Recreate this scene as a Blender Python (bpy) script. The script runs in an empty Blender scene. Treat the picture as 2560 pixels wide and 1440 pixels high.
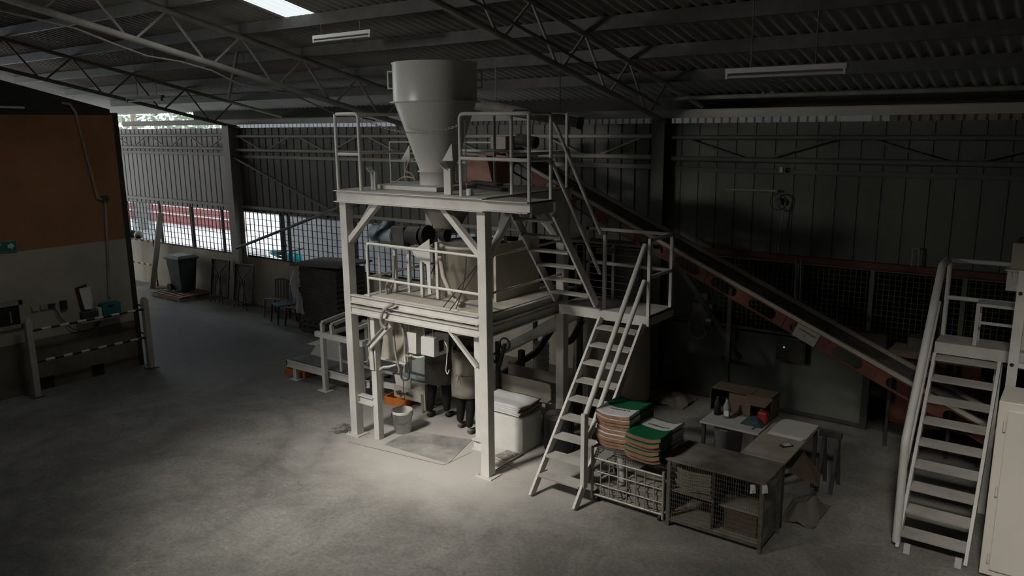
import bpy, math, random
from mathutils import Vector, Matrix
random.seed(7)
sc = bpy.context.scene
COL = sc.collection
PI = math.pi

# ------------------------------------------------------------------ camera
CAM = Vector((0, 0, 4.4)); FPX = 1968.3
YAW, PITCH, ROLL = -0.64031, 0.20274, -0.00959
_f = Vector((math.sin(YAW)*math.cos(PITCH), math.cos(YAW)*math.cos(PITCH), -math.sin(PITCH)))
_r = Vector((math.cos(YAW), -math.sin(YAW), 0)); _u = _r.cross(_f)
_r2 = math.cos(ROLL)*_r + math.sin(ROLL)*_u; _u2 = -math.sin(ROLL)*_r + math.cos(ROLL)*_u
cd = bpy.data.cameras.new('camera'); cam = bpy.data.objects.new('camera', cd); COL.objects.link(cam)
cd.sensor_width = 36; cd.lens = FPX/2560*36; cd.clip_start = .05; cd.clip_end = 400
cam.matrix_world = Matrix(((_r2.x, _u2.x, -_f.x, CAM.x), (_r2.y, _u2.y, -_f.y, CAM.y), (_r2.z, _u2.z, -_f.z, CAM.z), (0, 0, 0, 1)))
sc.camera = cam

def ray(px, py): return _r2*((px-1280)/FPX) - _u2*((py-720)/FPX) + _f
def AZ(px, py, z=0.0): d = ray(px, py); return CAM + d*((z-CAM.z)/d.z)
def AY(px, py, y): d = ray(px, py); return CAM + d*((y-CAM.y)/d.y)
def AX(px, py, x): d = ray(px, py); return CAM + d*((x-CAM.x)/d.x)

# ------------------------------------------------------------------ world, lights, exposure
sc.view_settings.view_transform = 'Standard'; sc.view_settings.look = 'None'
sc.view_settings.gamma = 1; sc.view_settings.use_curve_mapping = False
sc.view_settings.exposure = -0.15
w = bpy.data.worlds.new('sky'); sc.world = w; w.use_nodes = True
bg = w.node_tree.nodes['Background']; bg.inputs[0].default_value = (.88, .94, 1.0, 1); bg.inputs[1].default_value = 2.6

def area(name, loc, tgt, sx, sy, power, col=(1, 1, 1), spread=180, portal=False):
    l = bpy.data.lights.new(name, 'AREA'); l.shape = 'RECTANGLE'; l.size = sx; l.size_y = sy
    l.energy = power; l.color = col; l.spread = math.radians(spread)
    o = bpy.data.objects.new(name, l); COL.objects.link(o); o.location = loc
    o.rotation_euler = (Vector(tgt)-Vector(loc)).to_track_quat('-Z', 'Y').to_euler()
    if portal: l.cycles.is_portal = True
    return o
# daylight openings: grille in the back wall, strip under the eaves
area('portal_grille', (-16.5, 12.05, 1.82), (-16.5, 0, 1.82), 13.2, 1.2, 1, portal=True)
area('portal_eaves', (-10, 12.2, 4.7), (-10, 0, 4.7), 27, .6, 1, portal=True)
# roof skylight panels (daylight through the translucent sheets)
area('skylight_main', (-7.5, .3, 7.62), (-6.45, 7.25, .2), 1.3, 1.3, 118, (1.0, .95, .89), 46)
area('skylight_left', (-10.03, 6.9, 6.30), (-10.03, 6.9, 0), .7, 2.6, 34, (.95, .97, 1.0), 160)
# added fill from behind the viewpoint, brightens hopper and top platform; window band assumed
area('hopper_fill', (-11.0, -3.85, 5.3), (-7.7, 8.2, 4.2), 3.4, .9, 64, (1.0, .985, .94), 62)
area('skylight_right', (.3, .8, 7.45), (-.1, 8.4, .7), .75, 1.0, 26, (1.0, .95, .89), 34)
area('portal_gable', (-25.5, 9.6, 2.5), (0, 9.6, 2.5), 4.4, 4.8, 1, portal=True)

# ------------------------------------------------------------------ mesh builder
class MB:
    def __init__(s): s.v = []; s.f = []; s.sm = []; s.mi = []; s.M = None
    def _a(s, pts, faces, smooth=False, mi=0):
        b = len(s.v)
        for p in pts:
            p = Vector(p); s.v.append(s.M @ p if s.M else p)
        for f in faces: s.f.append([b+i for i in f]); s.sm.append(smooth); s.mi.append(mi)
        return s
    def box(s, x0, x1, y0, y1, z0, z1, mi=0):
        if x0 > x1: x0, x1 = x1, x0
        if y0 > y1: y0, y1 = y1, y0
        if z0 > z1: z0, z1 = z1, z0
        return s._a([(x0,y0,z0),(x1,y0,z0),(x1,y1,z0),(x0,y1,z0),(x0,y0,z1),(x1,y0,z1),(x1,y1,z1),(x0,y1,z1)],
                    [(0,3,2,1),(4,5,6,7),(0,1,5,4),(1,2,6,5),(2,3,7,6),(3,0,4,7)], mi=mi)
    def frame(s, p0, p1, up=(0,0,1)):
        d = (Vector(p1)-Vector(p0)).normalized(); up = Vector(up)
        if abs(d.dot(up)) > .98: up = Vector((0,1,0)) if abs(d.y) < .9 else Vector((1,0,0))
        a = d.cross(up).normalized(); b = a.cross(d).normalized()
        return d, a, b
    def bar(s, p0, p1, w, h, up=(0,0,1), mi=0):
        p0 = Vector(p0); p1 = Vector(p1); d, a, b = s.frame(p0, p1, up)
        P = []
        for p in (p0, p1):
            for i, j in ((-1,-1),(1,-1),(1,1),(-1,1)): P.append(p+a*(w/2*i)+b*(h/2*j))
        return s._a(P, [(3,2,1,0),(4,5,6,7),(0,1,5,4),(1,2,6,5),(2,3,7,6),(3,0,4,7)], mi=mi)
    def prof(s, p0, p1, poly, up=(0,0,1), mi=0):       # extrude closed 2D polygon (a,b) along p0->p1
        p0 = Vector(p0); p1 = Vector(p1); d, a, b = s.frame(p0, p1, up); n = len(poly)
        P = [p+a*q[0]+b*q[1] for p in (p0, p1) for q in poly]
        F = [(i, (i+1) % n, n+(i+1) % n, n+i) for i in range(n)]
        return s._a(P, F+[tuple(range(n-1, -1, -1)), tuple(range(n, 2*n))], mi=mi)
    def ibeam(s, p0, p1, h, w, t=.012, up=(0,0,1)):
        H = h/2; W = w/2; T = t/2
        return s.prof(p0, p1, [(-W,-H),(W,-H),(W,-H+t),(T,-H+t),(T,H-t),(W,H-t),(W,H),(-W,H),(-W,H-t),(-T,H-t),(-T,-H+t),(-W,-H+t)], up)
    def chan(s, p0, p1, h, w, t=.008, up=(0,0,1), flip=1):   # C channel opening to +a*flip
        H = h/2; f = flip
        q = [(0,-H),(w*f,-H),(w*f,-H+t),(t*f,-H+t),(t*f,H-t),(w*f,H-t),(w*f,H),(0,H)]
        if f < 0: q = q[::-1]
        return s.prof(p0, p1, q, up)
    def tube(s, pts, r, n=8, caps=True, closed=False, mi=0):
        pts = [Vector(p) for p in pts]; m = len(pts); rs = r if isinstance(r, (list, tuple)) else [r]*m
        P = []; pa = None
        for i, p in enumerate(pts):
            if closed: t = (pts[(i+1) % m]-pts[i-1]).normalized()
            elif i == 0: t = (pts[1]-p).normalized()
            elif i == m-1: t = (p-pts[i-1]).normalized()
            else:
                t = ((pts[i+1]-p).normalized()+(p-pts[i-1]).normalized())
                t = t.normalized() if t.length > 1e-6 else (pts[i+1]-p).normalized()
            if pa is None:
                ref = Vector((0,0,1)) if abs(t.z) < .9 else Vector((1,0,0))
                pa = t.cross(ref).normalized()
            else:
                pa = (pa-t*pa.dot(t)); pa = pa.normalized() if pa.length > 1e-6 else t.orthogonal().normalized()
            b = t.cross(pa); k = 1
            if 0 < i < m-1 and not closed:
                c = (pts[i+1]-p).normalized().dot((p-pts[i-1]).normalized()); k = 1/max(.7, math.sqrt(max(.01, (1+c)/2)))
            for j in range(n):
                an = 2*PI*j/n; P.append(p+(pa*math.cos(an)+b*math.sin(an))*rs[i]*k)
        F = []
        for i in range(m if closed else m-1):
            i2 = (i+1) % m
            for j in range(n): F.append((i*n+j, i2*n+j, i2*n+(j+1) % n, i*n+(j+1) % n))
        s._a(P, [f[::-1] for f in F], smooth=n > 5, mi=mi)
        if caps and not closed:
            s._a(P[:n], [tuple(range(n))], mi=mi)
            s._a(P[-n:], [tuple(range(n-1, -1, -1))], mi=mi)
        return s
    def cyl(s, p0, p1, r, n=20, r1=None, mi=0):
        return s.tube([p0, p1], [r, r if r1 is None else r1], n, mi=mi)
    def lathe(s, c, prof, n=32, closed=False, mi=0, a0=0, a1=2*PI):     # prof [(r,z)] about z axis at c
        c = Vector(c); m = len(prof); full = abs(a1-a0-2*PI) < 1e-6; k = n if full else n+1
        P = [c+Vector((r*math.cos(a0+(a1-a0)*j/n), r*math.sin(a0+(a1-a0)*j/n), z)) for r, z in prof for j in range(k)]
        F = []
        for i in range(m-1):
            for j in range(n):
                j2 = (j+1) % k
                F.append((i*k+j, i*k+j2, (i+1)*k+j2, (i+1)*k+j))
        return s._a(P, F, smooth=True, mi=mi)
    def poly(s, pts, ext, mi=0):                    # planar polygon thickened by vector ext
        pts = [Vector(p) for p in pts]; n = len(pts); e = Vector(ext)
        nrm = Vector((0,0,0))
        for i in range(n):
            a = pts[i]; b = pts[(i+1) % n]; nrm += a.cross(b)
        if nrm.dot(e) > 0: pts = pts[::-1]
        P = pts+[p+e for p in pts]
        F = [tuple(range(n)), tuple(range(2*n-1, n-1, -1))]+[(i, n+i, n+(i+1) % n, (i+1) % n) for i in range(n)]
        return s._a(P, F, mi=mi)
    def grid(s, nx, ny, fn, thick=None, mi=0, smooth=True):      # surface from fn(u,v)
        P = [Vector(fn(i/nx, j/ny)) for j in range(ny+1) for i in range(nx+1)]
        F = [(j*(nx+1)+i, j*(nx+1)+i+1, (j+1)*(nx+1)+i+1, (j+1)*(nx+1)+i) for j in range(ny) for i in range(nx)]
        s._a(P, F, smooth, mi)
        if thick:
            t = Vector(thick); s._a([p-t for p in P], [f[::-1] for f in F], smooth, mi)
            def wall(idx): s._a([P[k] for k in idx]+[P[k]-t for k in idx], [(i+1, i, len(idx)+i, len(idx)+i+1) for i in range(len(idx)-1)], False, mi)
            W = nx+1
            wall([i for i in range(W)]); wall([nx+j*W for j in range(ny+1)])
            wall([ny*W+i for i in range(nx, -1, -1)]); wall([j*W for j in range(ny, -1, -1)])
        return s
    def sphere(s, c, r, n=14, sq=(1,1,1), mi=0):
        m = n//2
        prof = [(r*math.sin(PI*i/m), -r*math.cos(PI*i/m)) for i in range(m+1)]
        c = Vector(c); P = [c+Vector((p*math.cos(2*PI*j/n)*sq[0], p*math.sin(2*PI*j/n)*sq[1], z*sq[2])) for p, z in prof for j in range(n)]
        F = [(i*n+j, i*n+(j+1) % n, (i+1)*n+(j+1) % n, (i+1)*n+j) for i in range(m) for j in range(n)]
        return s._a(P, F, True, mi)

LOCAL = set()
def build(name, mb, mat, parent=None, bevel=0, weld=False):
    me = bpy.data.meshes.new(name)
    if parent is not None:
        root = parent
        while root.parent: root = root.parent
        o0 = Vector((0,0,0)) if root.name in LOCAL else root.location.copy()
    else:
        xs = [v.x for v in mb.v]; ys = [v.y for v in mb.v]; zs = [v.z for v in mb.v]
        o0 = Vector(((min(xs)+max(xs))/2, (min(ys)+max(ys))/2, min(zs)))
    me.from_pydata([v-o0 for v in mb.v], [], mb.f)
    me.polygons.foreach_set('use_smooth', mb.sm)
    mats = mat if isinstance(mat, (list, tuple)) else [mat]
    for m in mats: me.materials.append(m)
    if len(mats) > 1: me.polygons.foreach_set('material_index', mb.mi)
    me.validate(); me.update()
    o = bpy.data.objects.new(name, me); COL.objects.link(o)
    if parent is not None: o.parent = parent
    else: o.location = o0
    if bevel:
        b = o.modifiers.new('bevel', 'BEVEL'); b.width = bevel; b.segments = 2; b.limit_method = 'ANGLE'; b.angle_limit = math.radians(50)
    return o
def tag(o, label=None, cat=None, group=None, kind=None):
    if label: o['label'] = label
    if cat: o['category'] = cat
    if group: o['group'] = group
    if kind: o['kind'] = kind
    return o
def thing(name, label, cat, loc=(0,0,0), rz=0, group=None, local=False):
    o = bpy.data.objects.new(name, None); COL.objects.link(o); o.location = loc; o.rotation_euler = (0,0,rz)
    o.empty_display_size = .1
    if local or rz: LOCAL.add(o.name)
    return tag(o, label, cat, group)
def single(name, mb, mat, label, cat, group=None, bevel=0): return tag(build(name, mb, mat, None, bevel), label, cat, group)
def struct(name, mb, mat, bevel=0): return tag(build(name, mb, mat, None, bevel), kind='structure')
def dup(root, loc=None, rz=None, label=None, group=None, rot=None, scale=None):
    def cp(o, par):
        c = o.copy(); COL.objects.link(c); c.parent = par
        for ch in [x for x in KIDS.get(o.name, [])]: pass
        for ch in list(o.children): cp(ch, c)
        return c
    r = cp(root, None)
    if loc is not None: r.location = loc
    if rz is not None: r.rotation_euler = (0, 0, rz)
    if rot is not None: r.rotation_euler = rot
    if scale is not None: r.scale = scale
    if label: r['label'] = label
    if group: r['group'] = group
    return r
KIDS = {}

# ------------------------------------------------------------------ materials
def mat(name, col, rough=.6, metal=0, var=.15, scale=4, bump=.0, dust=0, col2=None, spec=.3, alpha=1, stretch=(1,1,1), detail=5):
    m = bpy.data.materials.new(name); m.use_nodes = True; nt = m.node_tree; N = nt.nodes; L = nt.links
    b = N['Principled BSDF']; b.inputs['Roughness'].default_value = rough; b.inputs['Metallic'].default_value = metal
    b.inputs['Specular IOR Level'].default_value = spec
    tc = N.new('ShaderNodeTexCoord'); mp = N.new('ShaderNodeMapping'); L.new(tc.outputs['Object'], mp.inputs[0]); mp.inputs['Scale'].default_value = stretch
    nz = N.new('ShaderNodeTexNoise'); nz.inputs['Scale'].default_value = scale; nz.inputs['Detail'].default_value = detail; nz.inputs['Roughness'].default_value = .6
    L.new(mp.outputs[0], nz.inputs['Vector'])
    cr = N.new('ShaderNodeValToRGB'); cr.color_ramp.elements[0].position = .32; cr.color_ramp.elements[1].position = .70
    c2 = col2 or tuple(min(1, c*(1+var)) for c in col); c1 = tuple(c*(1-var) for c in col) if col2 is None else col
    cr.color_ramp.elements[0].color = (*c1, 1); cr.color_ramp.elements[1].color = (*c2, 1)
    L.new(nz.outputs[0], cr.inputs[0]); out = cr.outputs[0]
    if dust:
        ge = N.new('ShaderNodeNewGeometry'); sx = N.new('ShaderNodeSeparateXYZ'); L.new(ge.outputs['True Normal'], sx.inputs[0])
        mr = N.new('ShaderNodeMapRange'); mr.inputs[1].default_value = .35; mr.inputs[2].default_value = .95; mr.inputs[4].default_value = dust
        L.new(sx.outputs['Z'], mr.inputs[0])
        mu = N.new('ShaderNodeMath'); mu.operation = 'MULTIPLY'; n2 = N.new('ShaderNodeMapRange'); n2.inputs[1].default_value = .3; n2.inputs[2].default_value = .6; n2.inputs[3].default_value = .45
        L.new(nz.outputs[0], n2.inputs[0]); L.new(mr.outputs[0], mu.inputs[0]); L.new(n2.outputs[0], mu.inputs[1])
        mx = N.new('ShaderNodeMixRGB'); mx.inputs[2].default_value = (.52, .50, .45, 1)
        L.new(mu.outputs[0], mx.inputs[0]); L.new(out, mx.inputs[1]); out = mx.outputs[0]
    L.new(out, b.inputs['Base Color'])
    if bump:
        bp = N.new('ShaderNodeBump'); bp.inputs['Strength'].default_value = bump; bp.inputs['Distance'].default_value = .01
        L.new(nz.outputs[0], bp.inputs['Height']); L.new(bp.outputs[0], b.inputs['Normal'])
    if alpha < 1: b.inputs['Alpha'].default_value = alpha
    return m
def emis(name, col, strength):
    m = bpy.data.materials.new(name); m.use_nodes = True; b = m.node_tree.nodes['Principled BSDF']
    b.inputs['Base Color'].default_value = (*col, 1); b.inputs['Emission Color'].default_value = (*col, 1); b.inputs['Emission Strength'].default_value = strength
    return m
WHITE = mat('dusty_white_steel', (.56, .55, .515), .5, var=.13, scale=2.2, dust=.35, bump=.05)
WHITE2 = mat('white_rail_paint', (.60, .595, .56), .4, var=.10, scale=3, dust=.2)
HOPP = mat('cream_hopper_paint', (.58, .57, .525), .32, var=.05, scale=1.5, spec=.5)
PLATE = mat('dusty_floor_plate', (.30, .29, .26), .7, var=.25, scale=3, dust=.75, bump=.1)
GREYST = mat('grey_truss_steel', (.23, .225, .20), .6, var=.2, scale=5)
DKST = mat('dark_steel', (.05, .05, .047), .55, var=.3, scale=6, dust=.2)
RUST = mat('red_oxide_steel', (.15, .055, .036), .6, var=.25, scale=4, dust=.5)
ROOF = mat('galvanised_roof_sheet', (.27, .26, .235), .6, var=.12, scale=.6)
CLAD = mat('wall_cladding', (.44, .425, .37), .5, var=.14, scale=.7, stretch=(1, 1, .25))
MASON = mat('low_masonry_wall', (.60, .55, .45), .9, var=.16, scale=1.3, bump=.2)
GRN = mat('green_grey_panel', (.13, .135, .115), .8, var=.15, scale=1.0)
BROWN = mat('orange_brown_wall', (.30, .145, .065), .85, var=.14, scale=.8)
BEIGEW = mat('beige_wall', (.37, .335, .265), .9, var=.16, scale=1.1, bump=.1)
DKCLAD = mat('dark_cladding', (.045, .043, .038), .8, var=.2, scale=1)
BLACK = mat('black_rubber', (.02, .02, .02), .6, var=.2, scale=9, dust=.25)
CABLE = mat('dusty_grey_cable', (.27, .25, .215), .6, var=.2, scale=8, dust=.2)
WOOD = mat('raw_timber', (.28, .215, .145), .85, var=.3, scale=3, stretch=(.5, 6, 6), dust=.3)
BOARD = mat('worn_board_top', (.085, .08, .07), .7, col2=(.33, .30, .255), scale=1.8, bump=.1, detail=8)
TILE = mat('dusty_table_top', (.20, .175, .145), .75, col2=(.40, .36, .30), scale=2.5, bump=.1, detail=8)
CARD = mat('cardboard', (.135, .10, .068), .85, var=.2, scale=3)
KRAFT = mat('kraft_paper', (.30, .17, .105), .85, var=.25, scale=9, bump=.1)
SACKW = mat('white_sack_paper', (.58, .585, .575), .7, var=.06, scale=6)
SACKG = mat('green_sack_print', (.008, .11, .045), .6, var=.2, scale=6)
PLW = mat('white_plastic', (.58, .575, .54), .4, var=.07, scale=5, dust=.2)
PLO = mat('orange_plastic', (.50, .16, .025), .5, var=.12, scale=6)
TEAL = mat('teal_paint', (.022, .13, .14), .4, var=.2, scale=6)
BLUEG = mat('blue_grey_motor', (.20, .25, .30), .4, var=.15, scale=7, dust=.3)
BEIGE = mat('dusty_beige_steel', (.42, .385, .32), .6, var=.13, scale=2.5, dust=.3)
GALV = mat('galvanised_bars', (.36, .35, .31), .45, metal=.4, var=.2, scale=10)
# ================================================================== SETTING
def roofz(y): return 5.22+.225*(11.95-y)
def chordz(y): return 4.42+.225*(11.95-y)

def floor_mat():
    m = bpy.data.materials.new('dusty_concrete_floor'); m.use_nodes = True; nt = m.node_tree; N = nt.nodes; L = nt.links
    b = N['Principled BSDF']; b.inputs['Roughness'].default_value = .62; b.inputs['Specular IOR Level'].default_value = .3
    tc = N.new('ShaderNodeTexCoord')
    def nz(scale, det=6, rough=.6, dist=0):
        n = N.new('ShaderNodeTexNoise'); n.inputs['Scale'].default_value = scale; n.inputs['Detail'].default_value = det
        n.inputs['Roughness'].default_value = rough; n.inputs['Distortion'].default_value = dist; L.new(tc.outputs['Object'], n.inputs['Vector']); return n
    def ramp(src, a, bb, c0, c1):
        r = N.new('ShaderNodeValToRGB'); r.color_ramp.elements[0].position = a; r.color_ramp.elements[1].position = bb
        r.color_ramp.elements[0].color = (*c0, 1); r.color_ramp.elements[1].color = (*c1, 1); L.new(src, r.inputs[0]); return r.outputs[0]
    def mix(f, a, c, mode='MIX'):
        x = N.new('ShaderNodeMixRGB'); x.blend_type = mode
        if isinstance(f, float): x.inputs[0].default_value = f
        else: L.new(f, x.inputs[0])
        L.new(a, x.inputs[1])
        if isinstance(c, tuple): x.inputs[2].default_value = (*c, 1)
        else: L.new(c, x.inputs[2])
        return x.outputs[0]
    base = ramp(nz(.9, 9, .72, .5).outputs[0], .36, .66, (.19, .183, .165), (.37, .358, .325))
    fine = ramp(nz(22, 8, .8).outputs[0], .34, .68, (.62, .62, .61), (1.15, 1.15, 1.15))
    c = mix(1.0, base, fine, 'MULTIPLY')
    # wheel scuffs and worn dark patches
    sc_ = ramp(nz(2.6, 7, .75, 1.2).outputs[0], .58, .70, (0, 0, 0), (.7, .7, .7))
    c = mix(sc_, c, (.13, .128, .116))
    # white powder spilled round the tower feet
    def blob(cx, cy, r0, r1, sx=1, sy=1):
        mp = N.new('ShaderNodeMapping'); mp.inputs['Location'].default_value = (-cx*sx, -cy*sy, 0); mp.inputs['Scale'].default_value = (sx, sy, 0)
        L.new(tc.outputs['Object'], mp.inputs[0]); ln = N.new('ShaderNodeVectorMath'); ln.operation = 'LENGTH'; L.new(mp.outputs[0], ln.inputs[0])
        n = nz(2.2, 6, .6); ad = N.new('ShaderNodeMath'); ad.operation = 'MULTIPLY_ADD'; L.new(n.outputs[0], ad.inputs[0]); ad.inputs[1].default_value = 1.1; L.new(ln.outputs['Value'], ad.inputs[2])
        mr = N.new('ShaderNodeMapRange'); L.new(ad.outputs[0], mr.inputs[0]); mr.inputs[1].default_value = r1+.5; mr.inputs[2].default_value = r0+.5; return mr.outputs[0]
    c = mix(blob(-6.9, 7.6, .9, 2.3, .8, 1.2), c, (.52, .50, .455))
    c = mix(blob(-8.55, 7.35, .12, .22, .6, 1), c, (.09, .085, .075))
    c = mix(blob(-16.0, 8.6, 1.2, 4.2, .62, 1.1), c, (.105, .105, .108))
    # curved tyre marks left by turning trolleys
    wob = nz(1.3, 4, .6)
    def ring(cx, cy, r, wd, k):
        mp = N.new('ShaderNodeMapping'); mp.inputs['Location'].default_value = (-cx, -cy, 0); L.new(tc.outputs['Object'], mp.inputs[0])
        ln = N.new('ShaderNodeVectorMath'); ln.operation = 'LENGTH'; L.new(mp.outputs[0], ln.inputs[0])
        a_ = N.new('ShaderNodeMath'); a_.operation = 'MULTIPLY_ADD'; L.new(wob.outputs[0], a_.inputs[0]); a_.inputs[1].default_value = .5; L.new(ln.outputs['Value'], a_.inputs[2])
        s_ = N.new('ShaderNodeMath'); s_.operation = 'SUBTRACT'; L.new(a_.outputs[0], s_.inputs[0]); s_.inputs[1].default_value = r+.25
        b_ = N.new('ShaderNodeMath'); b_.operation = 'ABSOLUTE'; L.new(s_.outputs[0], b_.inputs[0])
        m_ = N.new('ShaderNodeMapRange'); L.new(b_.outputs[0], m_.inputs[0]); m_.inputs[1].default_value = wd; m_.inputs[2].default_value = 0; m_.inputs[4].default_value = k
        q = N.new('ShaderNodeMath'); q.operation = 'MULTIPLY'; L.new(m_.outputs[0], q.inputs[0]); w2 = N.new('ShaderNodeMapRange'); L.new(nz(3.1, 6, .7).outputs[0], w2.inputs[0]); w2.inputs[1].default_value = .38; w2.inputs[2].default_value = .62
        L.new(w2.outputs[0], q.inputs[1]); return q.outputs[0]
    for a in ((-10.26, 5.39, 1.8, .16, .6), (-10.26, 5.39, 2.35, .12, .4), (-8.88, 4.34, 1.36, .15, .55), (-8.6, 4.1, 1.9, .12, .4), (-9.0, 4.3, .8, .12, .4)): c = mix(ring(*a), c, (.115, .113, .10))
    specks = ramp(nz(60, 5, .8).outputs[0], .60, .68, (0, 0, 0), (.55, .55, .55)); c = mix(specks, c, (.12, .115, .10))
    chips = ramp(nz(75, 4, .8, .3).outputs[0], .63, .70, (0, 0, 0), (.5, .5, .5)); c = mix(chips, c, (.52, .50, .46))
    L.new(c, b.inputs['Base Color'])
    bp = N.new('ShaderNodeBump'); bp.inputs['Strength'].default_value = .45; bp.inputs['Distance'].default_value = .01
    L.new(nz(14, 8, .7).outputs[0], bp.inputs['Height']); L.new(bp.outputs[0], b.inputs['Normal'])
    return m
m = MB(); m.box(-27, 5.5, -4, 11.85, -.25, 0)
fl = struct('floor', m, floor_mat())
# keep the floor's texture in world metres
off = fl.location.copy(); fl.location = (0, 0, 0)
for v in fl.data.vertices: v.co += off

# roof: corrugated sheets with an opening for the skylight panel
def corr(x0, x1, y0, y1, dz=0, per=.17, amp=.024):
    mb = MB(); n = int((x1-x0)/per)*6
    mb.grid(n, 1, lambda u, v: (x0+(x1-x0)*u, y0+(y1-y0)*v, roofz(y0+(y1-y0)*v)+dz+amp*math.sin(2*PI*(x0+(x1-x0)*u)/per)), thick=(0, 0, -.004))
    return mb
SX0, SX1, SY0, SY1 = -10.37, -9.69, 5.5, 8.24
mb = MB()
for a in ((-27, SX0, -4, 13.4), (SX1, 5.5, -4, 13.4), (SX0, SX1, -4, SY0), (SX0, SX1, SY1, 13.4)):
    q = corr(*a); mb._a(q.v, q.f, True)
struct('ceiling', mb, ROOF)
# translucent skylight panel: daylight glowing through the sheet
q = corr(SX0+.005, SX1-.005, SY0, SY1)
struct('window_1', q, emis('skylight_sheet', (.86, .93, .95), .95))

# far (back) wall: cladding with narrow ribs, above a grille, above low masonry
def cladding(x0, x1, z0, z1, y, pitch, rib, depth):
    pts = []; x = x0
    while x < x1:
        pts += [(x, y), (min(x1, x+pitch-rib), y), (min(x1, x+pitch-rib*.75), y+depth), (min(x1, x+pitch-rib*.25), y+depth)]; x += pitch
    pts.append((x1, y)); mb = MB(); n = len(pts)
    P = [(a, b, z0) for a, b in pts]+[(a, b, z1) for a, b in pts]
    mb._a(P, [(i, i+1, n+i+1, n+i) for i in range(n-1)])
    return mb
YB = 11.85
SHADECLAD = mat('shaded_right_cladding', (.125, .128, .105), .6, var=.18, scale=.7, stretch=(1, 1, .25))  # darker copy of the wall cladding; the right bay's shade is in its colour
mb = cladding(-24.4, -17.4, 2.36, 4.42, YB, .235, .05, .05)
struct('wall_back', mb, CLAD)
struct('wall_back_middle', cladding(-17.4, -5.7, 2.36, 4.42, YB, .26, .045, .028), mat('shaded_middle_cladding', (.17, .168, .148), .55, var=.15, scale=.7, stretch=(1, 1, .25)))  # middle bay's shade painted in as a darker cladding tone
struct('wall_back_right', cladding(-5.7, 5.5, 2.36, 4.42, YB, .30, .035, .014), SHADECLAD)
m = MB(); m.box(-24.4, -5.75, YB, YB+.15, 0, 1.22).box(-24.4, -23.1, YB, YB+.15, 1.22, 2.36)
struct('wall_back_low', m, MASON)
m = MB(); m.box(-5.72, -2.42, YB-.02, YB+.12, 0.03, 1.20)
struct('wall_back_panel', m, GRN)
# brown and beige office block at the left
m = MB(); m.box(-27, -14.3, -4, 7.3, 2.44, 4.66); struct('wall_left', m, BROWN)
m = MB(); m.box(-27, -14.302, -4, 7.3, .90, 2.44); struct('wall_left_middle', m, BEIGEW)
m = MB(); m.box(-27, -14.304, -4, 7.3, 0, .90); struct('wall_left_base', m, mat('dark_wall_base', (.155, .135, .098), .9, var=.3, scale=2))
m = MB(); m._a([(-14.33, -4, 4.66), (-14.33, 7.28, 4.66), (-14.33, 7.28, 4.76), (-14.33, -4, 7.7)], [(0, 1, 2, 3)])
m._a([(-14.40, -4, 4.66), (-14.40, 7.28, 4.66), (-14.40, 7.28, 4.76), (-14.40, -4, 7.7)], [(3, 2, 1, 0)])
struct('wall_left_upper', m, DKCLAD)
struct('trim_4', MB().box(-14.46, -14.305, 7.302, 7.40, 0, 4.70), DKCLAD)
m = MB(); m.box(5.5, 5.6, -4, 15.4, 0, 9); struct('wall_right', m, DKCLAD)
m = MB(); m.box(-27, 5.6, -4.1, -4, 0, 9.5); struct('wall_front', m, DKCLAD)
# dark store room behind the grille at the right
m = MB(); m.box(-9.0, 5.5, 15.3, 15.4, 0, 3.0); m.box(-9.1, -9.0, YB+.1, 15.4, 0, 3.0); m.box(-9.1, 5.5, YB+.12, 15.4, 3.0, 3.1)
struct('wall_store', m, DKCLAD)
m = MB(); m.box(-9.1, 5.5, YB, 15.4, -.25, -.002); struct('floor_store', m, mat('store_floor', (.16, .155, .135), .9, scale=1))
# outside ground
m = MB(); m.box(-60, -9.1, YB+.0, 50, -.3, -.03); m.box(-60, -27, -10, YB, -.3, -.03)
struct('floor_yard', m, mat('bright_yard_concrete', (.74, .75, .76), .9, var=.06, scale=.4))

# ------------------------------------------------------------------ steel columns, trusses, purlins
def column(x, w, label, CLAD=CLAD):
    mb = MB(); mb.ibeam((x, YB-.13, 0), (x, YB-.13, 4.5), .26, w, .012, up=(0, 1, 0))
    single('steel_column', mb, CLAD, label, 'column', 'steel columns of the far wall')
column(-17.35, .26, 'tall steel column at the far wall between the two daylight grilles')
column(-5.72, .22, 'dark steel column at the far wall above the end of the low green panel', CLAD=SHADECLAD)

LITST = mat('lit_truss_steel', (.36, .35, .31), .55, var=.15, scale=5)  # lighter copy of the truss grey; light on two trusses is painted in
lab = {-17.3: 'roof truss nearest the left gable, dark against the lit sheets', -11.5: 'roof truss with a thick pale lower tube, left of the cream hopper',
       -5.72: 'roof truss running down to the dark column at the right'}
for X in (-17.3, -11.5, -5.72):
    ys, ye = -3.6, 11.95
    t = thing('roof_truss', lab[X], 'truss', (X, 4, chordz(4)), group='sloping roof trusses')
    r = .05 if X == -11.5 else .04
    mt = GREYST if X < -17 else LITST
    build('bottom_chord', MB().tube([(X, ys, chordz(ys)), (X, ye, chordz(ye))], r, 8), mt, t)
    build('top_chord', MB().tube([(X, ys, chordz(ys)+.58), (X, ye+1.3, chordz(ye+1.3)+.58)], r, 8), mt, t)
    k = 0; y = 6.88-8*1.24
    while y < 11.9:
        up = (X, y, chordz(y)+.58)
        for s in (-1, 1):
            yl = y+s*.56
            if ys < yl < ye: build('diagonal', MB().tube([up, (X, yl, chordz(yl))], .02, 6), mt, t)
        y += 1.24
PURL = mat('dark_purlin_steel', (.095, .092, .082), .6, var=.2, scale=4)
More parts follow.
